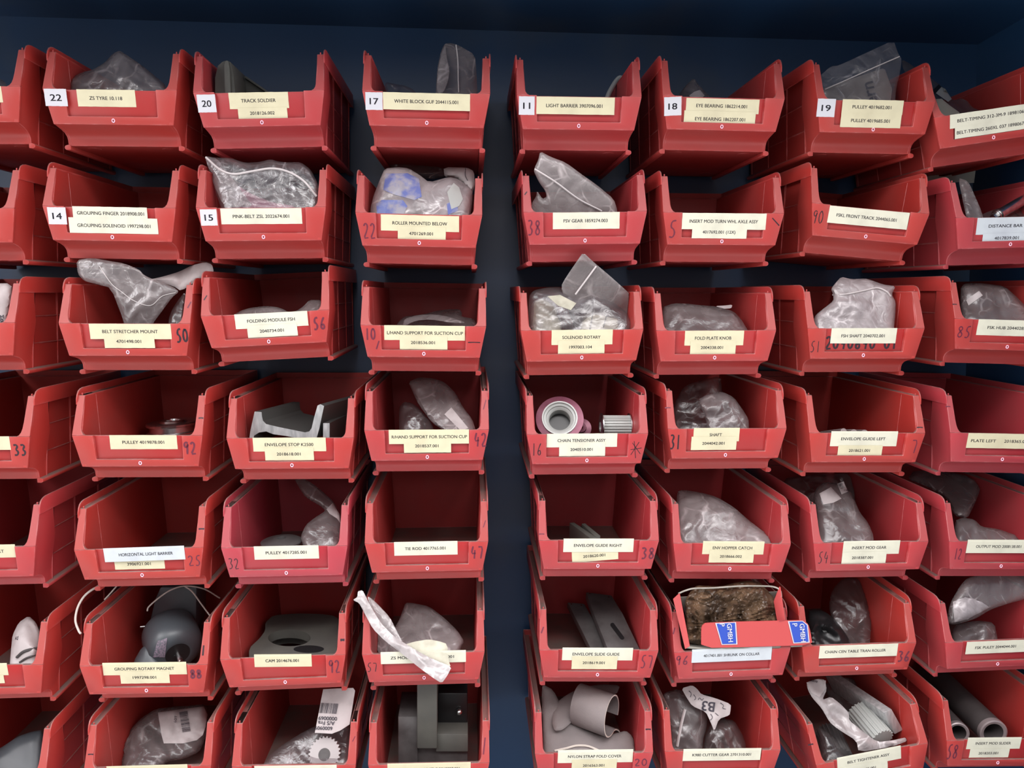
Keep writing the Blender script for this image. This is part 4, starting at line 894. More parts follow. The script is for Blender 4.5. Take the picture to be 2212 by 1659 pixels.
b = bag('C4', [(882,825),(905,815),(935,817),(960,825),(985,850),(1000,880),(1020,905),(1028,930),(1020,960),(975,960),(960,930),(935,915),(905,875),(893,850)], .12, .045, 26, 4, FROST, 172, 'rolled pinkish bag leaning diagonally in the R/HAND SUPPORT bin', 40)
patch('paper_strip', b, b, [(960,895),(975,880),(1012,925),(995,930)], PAPER, .0006)
# pulleys D4
def ring_part(name, label):
    c = P(1209, 905, .050); d = Vector((-0.10, -0.86, 0.42)); M_ = aim(c, d)
    R_ = .0307; bm = lathe([(R_*.73, 0), (R_, -.001), (R_, .0012), (R_*.73, .0022), (R_*.73, 0)], 72); bm.transform(M_); o = solid(name, label, 'pulley', bm, PURP)
    bm = lathe([(R_*.45, -.028), (R_*.45, -.004), (R_*.50, -.002), (R_*.56, -.001), (R_*.58, .0012), (R_*.66, .002), (R_*.69, .0048), (R_*.745, .0048), (R_*.745, -.002), (R_*.66, -.004), (R_*.66, -.03), (R_*.45, -.03), (R_*.45, -.028)], 72); bm.transform(M_); sub('hub', o, bm, SILV, lab='pale silver hub')
    bm = lathe([(0, -.018), (R_*.44, -.018), (R_*.44, -.02), (0, -.02)], 40); bm.transform(M_); sub('bearing', o, bm, BLACK)
    bm = lathe([(R_*.66, -.028), (R_*.88, -.028), (R_*.88, -.0305), (R_*.66, -.0305), (R_*.66, -.028)], 60); bm.transform(M_); sub('rear_flange', o, bm, PURP)
    return o
ring_part('flanged_roller', 'large roller with a purple flange and silver hub in the CHAIN TENSIONER bin')
def toothed(name, label, A, B_, r, n, m, fr=None, group=None, seg=4):
    d = B_-A; Lh = d.length; bm = bmesh.new(); ring = []
    for i in range(n*4):
        a = 2*math.pi*i/(n*4); rr = r if i % 4 in (0, 1) else r*0.87
        ring.append((rr*math.cos(a), rr*math.sin(a)))
    prism(bm, [(x, y, 0) for x, y in ring], [(x, y, Lh) for x, y in ring]); bm.transform(aim(A, d)); o = solid(name, label, 'pulley', bm, m, ang=20, group=group)
    if fr:
        for z in (0, Lh):
            s = -1 if z == 0 else 1
            bm = lathe([(r*.45, z), (fr, z), (fr, z+s*.0012), (r*.9, z+s*.0022), (r*.45, z+s*.0022), (r*.45, z)], 48); bm.transform(aim(A, d)); sub('flange', o, bm, STEEL)
    return o
toothed('toothed_pulley', 'small silver toothed pulley lying on its side in the CHAIN TENSIONER bin', P(1300,922,.055), P(1358,922,.055), .0150, 24, SILV, .0178)
bm = lathe([(.003, 0), (.0135, 0), (.0135, .002), (.007, .003), (.007, .009), (.003, .009), (.003, 0)], 40); bm.transform(aim(P(1256, 926, .085), Vector((-.2, -.8, .3)))); solid('flanged_roller', 'second purple flange half hidden behind the large roller', 'pulley', bm, PURP)
bag('E4', [(1458,960),(1455,905),(1456,873),(1475,838),(1492,828),(1510,823),(1557,811),(1560,850),(1590,865),(1600,900),(1600,960)], .11, .06, 20, 6, DARKF, 181, 'dark clear bag at the back of the SHAFT bin', 40)
bag('E4', [(1535,960),(1524,900),(1508,871),(1520,855),(1540,850),(1560,846),(1585,858),(1603,883),(1617,905),(1618,925),(1610,960)], .055, .03, 22, 5, GREYF, 182, 'crumpled grey bag with torn holes at the front of the SHAFT bin', 24)
for i, (a, b_, r) in enumerate((((1823,932,.045),(1775,938,.10),.0042), ((1845,934,.048),(1802,934,.11),.0042), ((1868,935,.05),(1835,934,.11),.0042))):
    rod('F4', a, b_, r, 'grey_rod', ['leftmost', 'middle', 'rightmost'][i]+' of three short grey rods in the ENVELOPE GUIDE LEFT bin', 'metal rod', SILV if False else TEND)
# ---------------- row 5
bm = lathe([(.006, 0), (.016, 0), (.016, .034), (.024, .035), (.0262, .0365), (.0262, .0385), (.0235, .040), (.015, .041), (.012, .0425), (.006, .043), (.006, 0)], 60)
bm.transform(BIN['B5']['M'] @ Matrix.Translation((-.022, .072, -.0555))); solid('black_pulley', 'dark shiny round pulley in the PULLEY 4017285.001 bin', 'pulley', bm, GUN)
b = bag('B5', [(634,1030),(654,1032),(676,1045),(697,1062),(720,1083),(735,1110),(737,1136),(732,1174),(728,1205),(680,1205),(655,1180),(649,1160),(661,1133),(682,1117),(704,1103),(692,1093),(661,1075),(645,1052)], .13, .045, 18, 4, GREYF, 191, 'grey bag curling up to the upper left in the PULLEY 4017285.001 bin', 30)
patch('paper_strip', b, b, [(705,1100),(719,1086),(733,1110),(735,1130),(728,1120),(712,1110)], PAPER, .0008)
def bar(k, pts, th, name, label, cat, m, bev=.0006, mats=None):
    """slab: four top corners as (x, y, z) bin millimetres, thickness down"""
    bm = bmesh.new(); A = [bx(k, *p) for p in pts]; B_ = [bx(k, p[0], p[1], p[2]-th) for p in pts]; prism(bm, A, B_); return solid(name, label, cat, bm, m, bev=bev)
for lab_, q_ in (('left', [(1230,1129,.115),(1240,1128,.115),(1289,1161,.060),(1276,1163,.060)]), ('right', [(1256,1131,.105),(1264,1130,.105),(1297,1157,.062),(1287,1160,.062)])):
    bm = bmesh.new(); A = [P(*q) for q in q_]; prism(bm, A, [p-Vector((0, 0, .036)) for p in A]); solid('plastic_strip', lab_+' of two grey plastic strips standing in the ENVELOPE GUIDE RIGHT bin', 'plastic strip', bm, CAMG, bev=.0006)
b = bag('E5', [(1462,1205),(1462,1120),(1462,1062),(1475,1058),(1510,1063),(1548,1073),(1586,1096),(1620,1126),(1652,1150),(1688,1168),(1684,1205)], .10, .030, 40, 7, FROST, 201, 'large hazy crumpled bag filling the ENV HOPPER CATCH bin', 42)
bag('F5', [(1700,1070),(1690,1035),(1740,1025),(1845,1022),(1853,1045),(1851,1085),(1840,1105),(1790,1100),(1730,1080)], .19, .15, 24, 4, DARKF, 212, 'dark bag behind at the top of the INSERT MOD GEAR bin', 40)
b = bag('F5', [(1762,1205),(1764,1110),(1756,1075),(1765,1052),(1785,1040),(1812,1045),(1836,1060),(1848,1085),(1858,1108),(1876,1130),(1888,1160),(1888,1205)], .095, .030, 36, 5, GREYF, 211, 'upright grey bag with white paper in the INSERT MOD GEAR bin', 34)
patch('paper_label', b, b, [(1770,1066),(1795,1052),(1818,1077),(1800,1086),(1779,1090)], PAPER, .001)
patch('paper_label', b, b, [(1808,1045),(1822,1040),(1832,1062),(1818,1068)], PAPER, .001)
bag('G5', [(1960,1035),(1975,1015),(2080,1024),(2115,1043),(2117,1060),(2104,1092),(2090,1120),(2062,1115),(2045,1075),(2000,1050)], .17, .10, 22, 3, GREYF, 221, 'dark grey bag leaning at the back of the OUTPUT MOD bin', 60)
bag('G5', [(2062,1205),(2062,1125),(2080,1118),(2105,1122),(2120,1138),(2155,1142),(2200,1158),(2212,1205)], .08, .04, 26, 4, GREYF, 222, 'low grey bag at the front of the OUTPUT MOD bin', 36)
# ---------------- row 6
b = bag('Z6', [(20,1450),(24,1400),(27,1372),(40,1345),(62,1330),(78,1345),(86,1365),(88,1390),(84,1450)], .085, .045, 22, 7, PAPER, 231, 'white printed paper packet in the bin at the left edge', 40, 'paper_packet', 'paper packet')
line_on('black_band', b, b, [(36,1420),(52,1407),(84,1399)], 6, GUN)
line_on('black_band', b, b, [(42,1431),(58,1421),(84,1413)], 4, GUN)
print_surf(b, b, 'ZL', 36, 1378, 9, 80)
# rotary magnet
c = P(376, 1392, .085); d = Vector((.50, -.78, -.26)).normalized(); M_ = aim(c-d*.035, d)
bm = lathe([(0, 0), (.030, 0), (.0335, .004), (.0345, .012), (.0345, .036), (.032, .046), (.026, .053), (.018, .056), (.0165, .056), (0, .056)], 64); bm.transform(M_)
mo = solid('rotary_magnet', 'blue grey round electric magnet with a steel shaft in the GROUPING ROTARY MAGNET bin', 'electric motor', bm, MOTOR, ang=40)
bm = lathe([(0, .0562), (.0150, .0562), (.0150, .0545), (0, .0545)], 40); bm.transform(M_); sub('bearing_cap', mo, bm, BLACK)
bm = lathe([(0, .074), (.0028, .074), (.0032, .073), (.0032, .05), (0, .05)], 20); bm.transform(M_); sub('shaft', mo, bm, STEEL)
bm = bmesh.new(); A = [P(x, y, .125) for x, y in [(322,1345),(334,1295),(346,1268),(425,1268),(424,1350),(410,1380),(330,1390)]]; prism(bm, A, [p+Vector((0, .04, 0)) for p in A]); sub('mounting_block', mo, bm, MOTOR, .003)
A0, B0 = P(303, 1354, .105), P(330, 1352, .11); me_ = bmesh.new(); bm = lathe([(0, 0), (.0016, 0), (.0016, (B0-A0).length), (0, (B0-A0).length)], 12); bm.transform(aim(A0, B0-A0)); sub('side_pin', mo, bm, STEEL)
bm = lathe([(0, .0008), (.0024, .0008), (.0026, 0), (0, -.001)], 20); bm.transform(aim(P(379, 1418, surf(mo, 379, 1418, .05)-.0003), d)); sub('screw_hole', mo, bm, BLACK)
patch('rating_print', mo, mo, [(340,1385),(361,1378),(356,1420),(330,1420)], MOTL, .0008)
sheet('base_skirt', [(288,1470),(288,1430),(305,1400),(320,1392),(345,1430),(350,1470)], .07, .05, 14, .5, MOTOR, 232, mo, 'A6', 90)
mo2 = Vector((0, 0, 0))
wire('lead_wire', [(175,1369,.02),(170,1362,.022),(163,1340,.03),(168,1312,.04),(182,1288,.05),(202,1272,.06),(225,1262,.08)], .0014, WIRE, mo)
wire('lead_wire', [(318,1320,.075),(322,1310,.08),(345,1290,.09),(370,1274,.10),(400,1266,.11),(440,1272,.12),(475,1292,.13)], .0010, WIRE, mo)
wire('lead_wire', [(398,1266,.11),(415,1278,.11),(435,1305,.105),(455,1332,.10)], .0010, WIRE, mo)
wire('lead_wire', [(252,1266,.08),(238,1282,.07),(226,1295,.06)], .0009, WIRE, mo)
# cam plate
def onplane(k, px, py, z):
    M_ = BIN[k]['M']; Mi = BIN[k]['Mi']; a = Mi @ Vector(CAM); q = Mi.to_3x3() @ Vector(ray(px, py)); t = (z*.001-a.z)/q.z; return (a+q*t)
def hplate(k, outer, holes, z, th):
    """flat plate lying in the bin at height z; outlines in photo pixels"""
    bm = bmesh.new(); pts = [Vector((onplane(k, x, y, z).x, onplane(k, x, y, z).y)) for x, y in outer]; loops = [list(range(len(pts)))]
    for h in holes: s = len(pts); pts += [Vector((onplane(k, x, y, z).x, onplane(k, x, y, z).y)) for x, y in h]; loops.append(list(range(s, len(pts))))
    ed = [(l[i], l[(i+1) % len(l)]) for l in loops for i in range(len(l))]
    V, E_, F_, *_ = delaunay_2d_cdt(pts, ed, [], 0, 1e-7)
    def inpoly(p, poly):
        r = False
        for i in range(len(poly)):
            a, b = poly[i], poly[(i+1) % len(poly)]
            if (a.y > p.y) != (b.y > p.y) and p.x < (b.x-a.x)*(p.y-a.y)/(b.y-a.y)+a.x: r = not r
        return r
    po = [[pts[i] for i in l] for l in loops]; Mx = BIN[k]['M']
    top = [bm.verts.new(Mx @ Vector((v.x, v.y, z*.001))) for v in V]; bot = [bm.verts.new(Mx @ Vector((v.x, v.y, (z-th)*.001))) for v in V]; ec = {}
    for f in F_:
        c = (V[f[0]]+V[f[1]]+V[f[2]])/3
        if inpoly(c, po[0]) and not any(inpoly(c, h) for h in po[1:]):
            f = list(f)
            if (V[f[1]]-V[f[0]]).cross(V[f[2]]-V[f[0]]) < 0: f = f[::-1]
            bm.faces.new([top[i] for i in f]); bm.faces.new([bot[i] for i in f[::-1]])
            for a, b in zip(f, f[1:]+f[:1]): ec[(a, b)] = 1
    for a, b in list(ec):
        if (b, a) not in ec: bm.faces.new((top[b], top[a], bot[a], bot[b]))
    return bm
ell = lambda cx, cy, rx, ry, n=36: [(cx+rx*math.cos(2*math.pi*i/n), cy+ry*math.sin(2*math.pi*i/n)) for i in range(n)]
CO = chaikin([(538,1432),(538,1400),(562,1378),(573,1362),(573,1345),(590,1329),(641,1325),(692,1326),(722,1330),(733,1340),(731,1400),(728,1432)])
bm = hplate('B6', CO, [ell(625, 1378, 46, 18)], -14, 12)
o = solid('cam_plate', 'thick grey plastic cam plate with a round hole in the CAM bin', 'machine part', bm, CAMG, ang=30)
Mi6 = BIN['B6']
bm = hplate('B6', ell(667, 1402, 33, 8, 20), [], -13.7, .2); sub('ink_smudge', o, bm, BLACK, lab='dark ink smudge')
CO2 = chaikin([(542,1440),(545,1405),(566,1383),(578,1362),(600,1338),(690,1336),(720,1345),(722,1400),(716,1440)])
bm = hplate('B6', CO2, [ell(627, 1386, 40, 14)], -28, 12); solid('cam_plate', 'second grey cam plate lying underneath, seen through the round hole', 'machine part', bm, CAMG, ang=30)
# C6
bag('C6', [(830,1445),(806,1400),(802,1370),(815,1345),(850,1360),(862,1340),(870,1318),(876,1302),(890,1302),(928,1310),(960,1335),(988,1362),(1003,1385),(994,1402),(985,1445)], .11, .035, 26, 5, FROST, 241, 'pinkish bag body inside the ZS MOD bin', 40)
b = sheet('plastic_bag_neck', [(762,1296),(772,1290),(773,1277),(783,1275),(790,1288),(802,1312),(822,1345),(850,1374),(880,1393),(912,1412),(945,1428),(976,1440),(966,1460),(954,1476),(935,1464),(905,1442),(872,1415),(832,1385),(805,1358),(786,1322),(776,1303)], .020, -.016, 4, 4, STRAPF, 242, None, None, 26)
b.name = 'twisted_bag'; tag(b, 'twisted white bag end hanging over the label of the ZS MOD bin', 'plastic bag')
sheet('side_film', [(793,1287),(808,1297),(842,1333),(858,1365),(870,1388),(850,1374),(820,1342),(800,1310)], .035, .006, 3, 1.5, FROST, 243, b, None, 30)
sheet('side_film', [(868,1394),(895,1386),(926,1381),(948,1385),(966,1391),(970,1430),(974,1441),(940,1427),(905,1409)], .008, -.006, 3, 1.5, CREAMT, 244, b, None, 40)
# D6 steel guide blocks
def slotblock(k, poly, y0, y1, th, label, slot=None):
    ys = [p[1] for p in poly]; a, b = min(ys), max(ys); D_ = lambda py: y1+(y0-y1)*(py-a)/(b-a)
    bm = bmesh.new(); A = [P(x, y, D_(y)) for x, y in poly]; nrm = (A[1]-A[0]).cross(A[2]-A[0]).normalized(); nrm = nrm if nrm.y > 0 else -nrm
    prism(bm, A, [p+nrm*th for p in A]); o = solid('slide_guide', label, 'machine part', bm, GUN, bev=.0007)
    if slot:
        sl_ = patch('slot', o, o, slot, BLACK, .0004, 4); sl_['label'] = 'dark elongated slot'
    for q in ((poly[0][0]+8, poly[0][1]+4), (poly[1][0]-6, poly[1][1]+4)):
        bm = lathe([(0, .0004), (.0012, .0003), (.0012, -.0004), (0, -.0004)], 16); bm.transform(aim(P(q[0], q[1], D_(q[1])), -nrm)); sub('dowel_pin', o, bm, STEEL)
    return o
sl = [(1323+3*math.cos(t)*1.6, 1350+3*math.sin(t)*1.6) for t in np.linspace(math.pi*.9, math.pi*1.9, 7)]+[(1344+3*math.cos(t)*1.6, 1378+3*math.sin(t)*1.3) for t in np.linspace(-math.pi*.1, math.pi*.9, 7)]
slotblock('D6', [(1266,1279),(1321,1286),(1345,1325),(1388,1415),(1318,1415),(1290,1345)], .035, .15, .012, 'upper grey steel guide with a long slot in the ENVELOPE SLIDE GUIDE bin', sl)
slotblock('D6', [(1226,1301),(1262,1304),(1300,1370),(1322,1425),(1288,1425),(1252,1352)], .045, .15, .010, 'lower grey steel guide half covered in the ENVELOPE SLIDE GUIDE bin')
# E6 torn cardboard box
def quad(a, b_, c, d, th=(0, .0015, 0)):
    bm = bmesh.new(); A = [P(*a), P(*b_), P(*c), P(*d)]; prism(bm, A, [p+Vector(th) for p in A]); return bm
bot = -20
bm = bmesh.new(); Q = [P(1484, 1398, .012), P(1684, 1390, .012), P(1676, 1362, .10), P(1484, 1364, .10)]
prism(bm, Q, [p-Vector((0, 0, .001)) for p in Q]); bxo = solid('cardboard_box', 'torn red and blue cardboard box of brown waxed paper on the SHRUNK ON COLLAR bin', 'cardboard box', bm, BOXG)
sub('side_panel', bxo, quad((1480,1402,-.003), (1454,1294,.008), (1468,1281,.014), (1490,1396,-.001), (.0006, .0015, 0)), BOXR, lab='red printed side panel')
sub('side_panel', bxo, quad((1690,1392,-.003), (1697,1345,-.003), (1686,1268,.016), (1674,1300,.020), (-.001, .0015, 0)), BOXR)
sub('back_panel', bxo, quad((1470,1290,.040), (1680,1278,.040), (1668,1330,.07), (1484,1340,.07)), BOXG, lab='grey torn back panel')
fl = chaikin([(1515,1400),(1515,1358),(1518,1350),(1526,1345),(1720,1340),(1735,1340),(1746,1348),(1751,1366),(1755,1393),(1640,1397)])
bm = bmesh.new(); A = [P(x, y, -.004) for x, y in fl]; prism(bm, A, [p+Vector((0, .0012, 0)) for p in A]); fp = sub('front_flap', bxo, bm, BOXR, lab='red front flap with rounded corners')
def decal(parent, polys, m, y, name='printed_band', lab=None):
    bm = bmesh.new()
    for p in polys: A = [P(x, yy, y) for x, yy in p]; prism(bm, A, [q+Vector((0, .0002, 0)) for q in A])
    return sub(name, parent, bm, m, lab=lab)
for X in (1545, 1702):
    W_ = [(X, 1346), (X+45, 1344), (X+48, 1392), (X+14, 1393)] if X < 1600 else [(X, 1342), (X+32, 1341), (X+43, 1350), (X+47, 1388), (X+12, 1390)]
    decal(fp, [W_], BOXW, -.0046); cxm = sum(p[0] for p in W_)/len(W_); cym = sum(p[1] for p in W_)/len(W_)
    decal(fp, [[(cxm+(x-cxm)*.88, cym+(y-cym)*.93) for x, y in W_]], BOXB, -.0050)
    tl = print_on(bxo, 'GMBH', X+32, 1367, 40, -85, -.0054, BOXW, 1.0); tl['label'] = 'white letters GMBH'
    tl = print_on(bxo, 'P', X+15, 1350, 7, -85, -.0054, BOXW, 1.0)
for poly, y_ in (([(1457,1304),(1469,1294),(1473,1318),(1461,1326)], .01), ([(1472,1362),(1480,1358),(1486,1388),(1479,1392)], .0)):
    ys = surf(bxo.children[0], poly[0][0]+6, poly[0][1]+6, y_)
    patch('printed_band', bxo, bxo.children[0], poly, BOXB, .0012) 
patch('printed_band', bxo, bxo.children[1], [(1680,1322),(1692,1322),(1695,1340),(1683,1342)], BOXB, .0012)
# ragged torn rim
wire('torn_edge', [(1466,1282,.015),(1480,1276,.019),(1500,1271,.020),(1540,1270,.020),(1600,1266,.020),(1650,1266,.020),(1672,1268,.020),(1685,1275,.017),(1688,1290,.012)], .0011, BOXG, bxo, 6)
wire('torn_edge', [(1482,1398,.005),(1520,1401,.003),(1570,1400,.001),(1640,1398,.001),(1700,1396,.002),(1752,1393,.003)], .0015, BOXG, bxo, 6)
o = sheet('waxed_paper', [(1484,1398),(1480,1330),(1480,1296),(1494,1274),(1506,1264),(1530,1266),(1560,1266),(1590,1258),(1620,1254),(1642,1258),(1650,1268),(1672,1290),(1680,1320),(1680,1398)], .036, .022, 28, 11, BROWN, 251, None, None, 15, 3.2, sharp=18)
tag(o, 'crumpled brown waxed paper stuffed in the torn cardboard box', 'waxed paper')
o = sheet('waxed_paper', [(1502,1290),(1505,1270),(1540,1274),(1590,1264),(1636,1260),(1642,1275),(1630,1300),(1590,1312),(1560,1318),(1525,1312)], .030, .022, 12, 8, BROWN, 253, o, None, 14, 3.2, sharp=18); o.name = 'folded_layer'
# F6
o = sheet('roller_chain', [(1745,1425),(1742,1320),(1765,1316),(1785,1322),(1810,1345),(1838,1385),(1845,1425)], .09, .045, 30, 6, BLACK, 261, None, 'F6', 18); tag(o, 'black heap of chain at the left of the CHAIN CEN TABLE bin', 'chain')
bag('F6', [(1800,1420),(1800,1350),(1790,1310),(1797,1275),(1821,1248),(1868,1250),(1878,1295),(1883,1335),(1877,1420)], .13, .05, 20, 5, DARKF, 262, 'dark clear bag standing in the CHAIN CEN TABLE bin', 46)
b = bag('G6', [(2045,1345),(2051,1305),(2074,1265),(2090,1248),(2130,1238),(2230,1240),(2230,1290),(2180,1303),(2139,1317),(2110,1335),(2090,1342),(2060,1350)], .05, .03, 16, 3, GREYF, 271, 'long grey bag lying across the top of the FSK PULEY bin', 60)
patch('paper_strip', b, b, [(2058,1300),(2085,1290),(2120,1300),(2138,1312),(2090,1338),(2062,1345)], MILKY, .001)
bag('G6', [(2055,1415),(2058,1350),(2110,1340),(2148,1345),(2156,1385),(2156,1415)], .07, .04, 24, 4, GREYF, 272, 'small grey bag below the long one in the FSK PULEY bin', 26)
# ---------------- row 7
o = sheet('grey_sheet', [(-60,1720),(-40,1640),(10,1610),(40,1590),(70,1580),(94,1576),(92,1640),(88,1720)], .10, .05, 20, 1, MOTOR, 281, None, 'Z7', 90); tag(o, 'large dark grey shape in the bin at the bottom left corner', 'machine part')
b = bag('A7', [(264,1700),(263,1625),(266,1600),(285,1572),(306,1550),(337,1531),(370,1527),(400,1525),(445,1520),(452,1560),(442,1600),(430,1625),(395,1640),(360,1645),(345,1665),(338,1700)], .12, .045, 30, 6, GREYF, 291, 'grey bag with a crumpled bar code paper in the bottom row below GROUPING ROTARY MAGNET', 38)
pp = patch('paper_label', b, b, [(341,1539),(390,1532),(440,1526),(448,1543),(444,1570),(438,1588),(425,1599),(395,1606),(354,1606),(349,1588)], PAPER, .0012)
def bars(parent, body, x0, y0, dx, dy, lx, ly, n, seed, off=.002):
    rn = random.Random(seed); bm = bmesh.new(); t = 0
    while t < 1:
        w = rn.choice((.012, .02, .03)); p = [(x0+dx*t, y0+dy*t), (x0+dx*(t+w), y0+dy*(t+w)), (x0+dx*(t+w)+lx, y0+dy*(t+w)+ly), (x0+dx*t+lx, y0+dy*t+ly)]
        bm.faces.new([bm.verts.new(P(x, y, surf(body, x, y, .05)-off)-parent.location) for x, y in p]); t += w+rn.choice((.015, .025, .04))
    me = bpy.data.meshes.new('bar_code'); bm.to_mesh(me); bm.free(); return meshobj('bar_code', me, parent, INK)
bars(b, b, 387, 1539, 7, 43, 18, -3, 20, 5)
print_surf(b, b, 'LOT', 379, 1553, 14, 80, off=.002)
g = bmesh.new(); n = 26; R_ = .0205; ring = []
for i in range(n*4): a = 2*math.pi*i/(n*4); rr = R_ if i % 4 in (0, 1) else R_*.9; ring.append((rr*math.cos(a), rr*math.sin(a)))
prism(g, [(x, y, 0) for x, y in ring], [(x, y, .006) for x, y in ring]); g.transform(aim(P(703, 1627, .050), Vector((-.05, -.85, .4)))); gr = solid('white_gear', 'white toothed gear wheel inside the bag in the bottom row below the CAM bin', 'gear', g, WGEAR, ang=20)
bm = lathe([(0, .0068), (.0075, .0068), (.0080, .006), (0, .006)], 30); bm.transform(aim(P(703, 1629, .050), Vector((-.05, -.85, .4)))); sub('hub', gr, bm, GUN)
b = bag('B7', [(560,1700),(566,1655),(585,1628),(612,1608),(640,1590),(680,1568),(720,1562),(755,1562),(757,1640),(754,1700)], .085, .030, 18, 4, CLEAR, 302, 'clear bag holding a white gear in the bottom row below the CAM bin', 46, toward=.006)
pl = sheet('paper_label', [(698,1489),(730,1487),(763,1486),(767,1492),(761,1530),(755,1565),(735,1578),(717,1585),(680,1583)], .075, .045, 1.5, 1.2, PAPER, 303, b, None, 60, flat=True, toward=.006)
bars(b, pl, 692, 1518, 38, 2, -4, 22, 16, 9, .0008)
print_surf(b, pl, '0000069', 708, 1552, 40, 178, off=.0008); print_surf(b, pl, 'A/S Fra', 705, 1562, 36, 178, off=.0008); print_surf(b, pl, '6000909', 699, 1573, 38, 178, off=.0008)
# C7 machine block
def pbox(x0, y0, x1, y1, d0, d1):
    bm = bmesh.new(); A = [P(x0, y0, d0), P(x1, y0, d0), P(x1, y1, d0), P(x0, y1, d0)]; prism(bm, A, [p+Vector((0, d1-d0, 0)) for p in A]); return bm
mb = solid('machine_block', 'dark grey machined bracket with a black clamp in the bottom row left of the gap', 'machine part', pbox(860, 1548, 902, 1660, .055, .12), GUN, bev=.001)
bm = bmesh.new(); A = [P(860,1548,.055), P(902,1548,.055), P(909,1494,.15), P(868,1494,.15)]; prism(bm, A, [p+Vector((0, .004, -.012)) for p in A]); sub('top_face', mb, bm, GUN, .0006)
sub('upright_bar', mb, pbox(901, 1476, 944, 1617, .050, .10), CAMG, .001); sub('foot_bar', mb, pbox(942, 1586, 1011, 1624, .055, .10), CAMG, .001)
sub('lower_block', mb, pbox(866, 1612, 1010, 1660, .062, .12), GUN, .001)
bl = sub('black_clamp', mb, pbox(946, 1497, 1010, 1563, .085, .12), BLACK, .002)
for q in ((892,1511,.05),): pass
bm = bmesh.new(); bmesh.ops.create_uvsphere(bm, u_segments=24, v_segments=16, radius=.0043); bm.transform(Matrix.Translation(P(992, 1538, .081))); sub('steel_ball', bl, bm, STEEL, ang=80)
bm = lathe([(0, .0006), (.0022, .0005), (.0022, -.0005), (0, -.0005)], 16); bm.transform(aim(P(876, 1530, .085), Vector((0, -.5, .8)))); sub('screw_hole', mb, bm, BLACK)
# D7 cloth
base = sheet('nylon_cloth', [(1172,1680),(1174,1615),(1172,1560),(1170,1500),(1172,1478),(1195,1490),(1215,1530),(1235,1560),(1265,1576),(1300,1590),(1330,1584),(1352,1578),(1366,1590),(1376,1625),(1372,1680)], .10, .025, 12, 2, FABR, 311, None, 'D7', 70); tag(base, 'spread grey nylon cloth at the bottom of the NYLON STRAP FOLD COVER bin', 'cloth')
line_on('pale_hem', base, base, [(1198,1622),(1225,1616),(1245,1611),(1270,1612),(1295,1622)], 5, FEDGE)
o = sheet('nylon_strap', [(1192,1560),(1196,1535),(1203,1517),(1225,1500),(1258,1484),(1300,1478),(1340,1480),(1332,1500),(1290,1512),(1262,1520),(1245,1545),(1232,1563),(1215,1577),(1198,1579)], .11, .05, 8, 1.5, FABR, 312, None, 'D7', 90); tag(o, 'folded grey strap lobe at the upper left of the NYLON STRAP bin', 'strap')
# curled strap: an open roll lying with its mouth towards the right front
def roll(k):
    bm = bmesh.new(); ax = Vector((-.75, .55, .05)).normalized(); c0 = P(1322, 1545, .045); W_ = .05; n = 30; e1 = ax.cross(Vector((0, 0, 1))).normalized(); e2 = e1.cross(ax)
    path = []
    for i in range(n+1):
        t = -0.35+i/n*1.75*math.pi; r = .0225+.0035*i/n; path.append((r*math.cos(t)*0.92, r*math.sin(t)*1.1))
    for i in range(1, 7): path.append((path[-1][0]+.0035, path[-1][1]-.0006*i))
    rows = []
    for i, (a, b_) in enumerate(path):
        q = path[min(i+1, len(path)-1)], path[max(i-1, 0)]; tx, ty = q[0][0]-q[1][0], q[0][1]-q[1][1]; l = math.hypot(tx, ty) or 1; nx, ny = -ty/l*.0009, tx/l*.0009
        rows.append([bm.verts.new(c0+e1*(a+s*nx)+e2*(b_+s*ny)+ax*w) for s, w in ((1, 0), (1, W_), (-1, W_), (-1, 0))])
    for u, v in zip(rows, rows[1:]):
        for j in range(4):
            f = bm.faces.new((u[j], u[(j+1) % 4], v[(j+1) % 4], v[j])); f.material_index = 1 if j == 3 else 0
    bm.faces.new(rows[0]); bm.faces.new(rows[-1][::-1]); return bm
solid('nylon_strap', 'rolled grey strap with a pale edge in the NYLON STRAP bin', 'strap', roll('D7'), [FABR, FEDGE], ang=50)
# E7
b = bag('E7', [(1448,1690),(1449,1600),(1445,1560),(1434,1520),(1433,1500),(1440,1495),(1465,1488),(1500,1505),(1526,1535),(1528,1565),(1518,1600),(1512,1690)], .085, .035, 24, 4, GREYF, 321, 'grey zip bag at the left of the CUTTER GEAR bin', 36)
line_on('zip_seal', b, b, [(1480,1532),(1473,1560),(1467,1590),(1463,1612)], 7, SEAL)
b2 = bag('E7', [(1518,1690),(1520,1600),(1534,1565),(1560,1552),(1586,1556),(1603,1585),(1612,1610),(1608,1690)], .075, .04, 28, 5, DARKF, 322, 'dark clear bag at the right of the CUTTER GEAR bin', 26)
o = sheet('note_paper', [(1472,1487),(1495,1480),(1506,1488),(1515,1500),(1545,1508),(1579,1521),(1578,1535),(1576,1545),(1553,1553),(1543,1580),(1535,1560),(1525,1538),(1495,1525),(1482,1505)], .065, .04, 3, 3, PAPER, 323, None, 'E7', 26); tag(o, 'crumpled white note with pen writing on the CUTTER GEAR bags', 'paper note')
print_surf(o, o, 'B3', 1530, 1526, 28, 172); print_surf(o, o, 'note', 1500, 1506, 18, 150, hscale=.8) if False else None
def scribble(parent, body, strokes, wpx, m=INK, off=.0009):
    bm = bmesh.new()
    for st in strokes: ribbon(bm, st, wpx, lambda u, v: P(u, v, surf(body, u, v, .05)-off)-parent.location)
    me = bpy.data.meshes.new('pen_writing'); bm.to_mesh(me); bm.free(); return meshobj('pen_writing', me, parent, m)
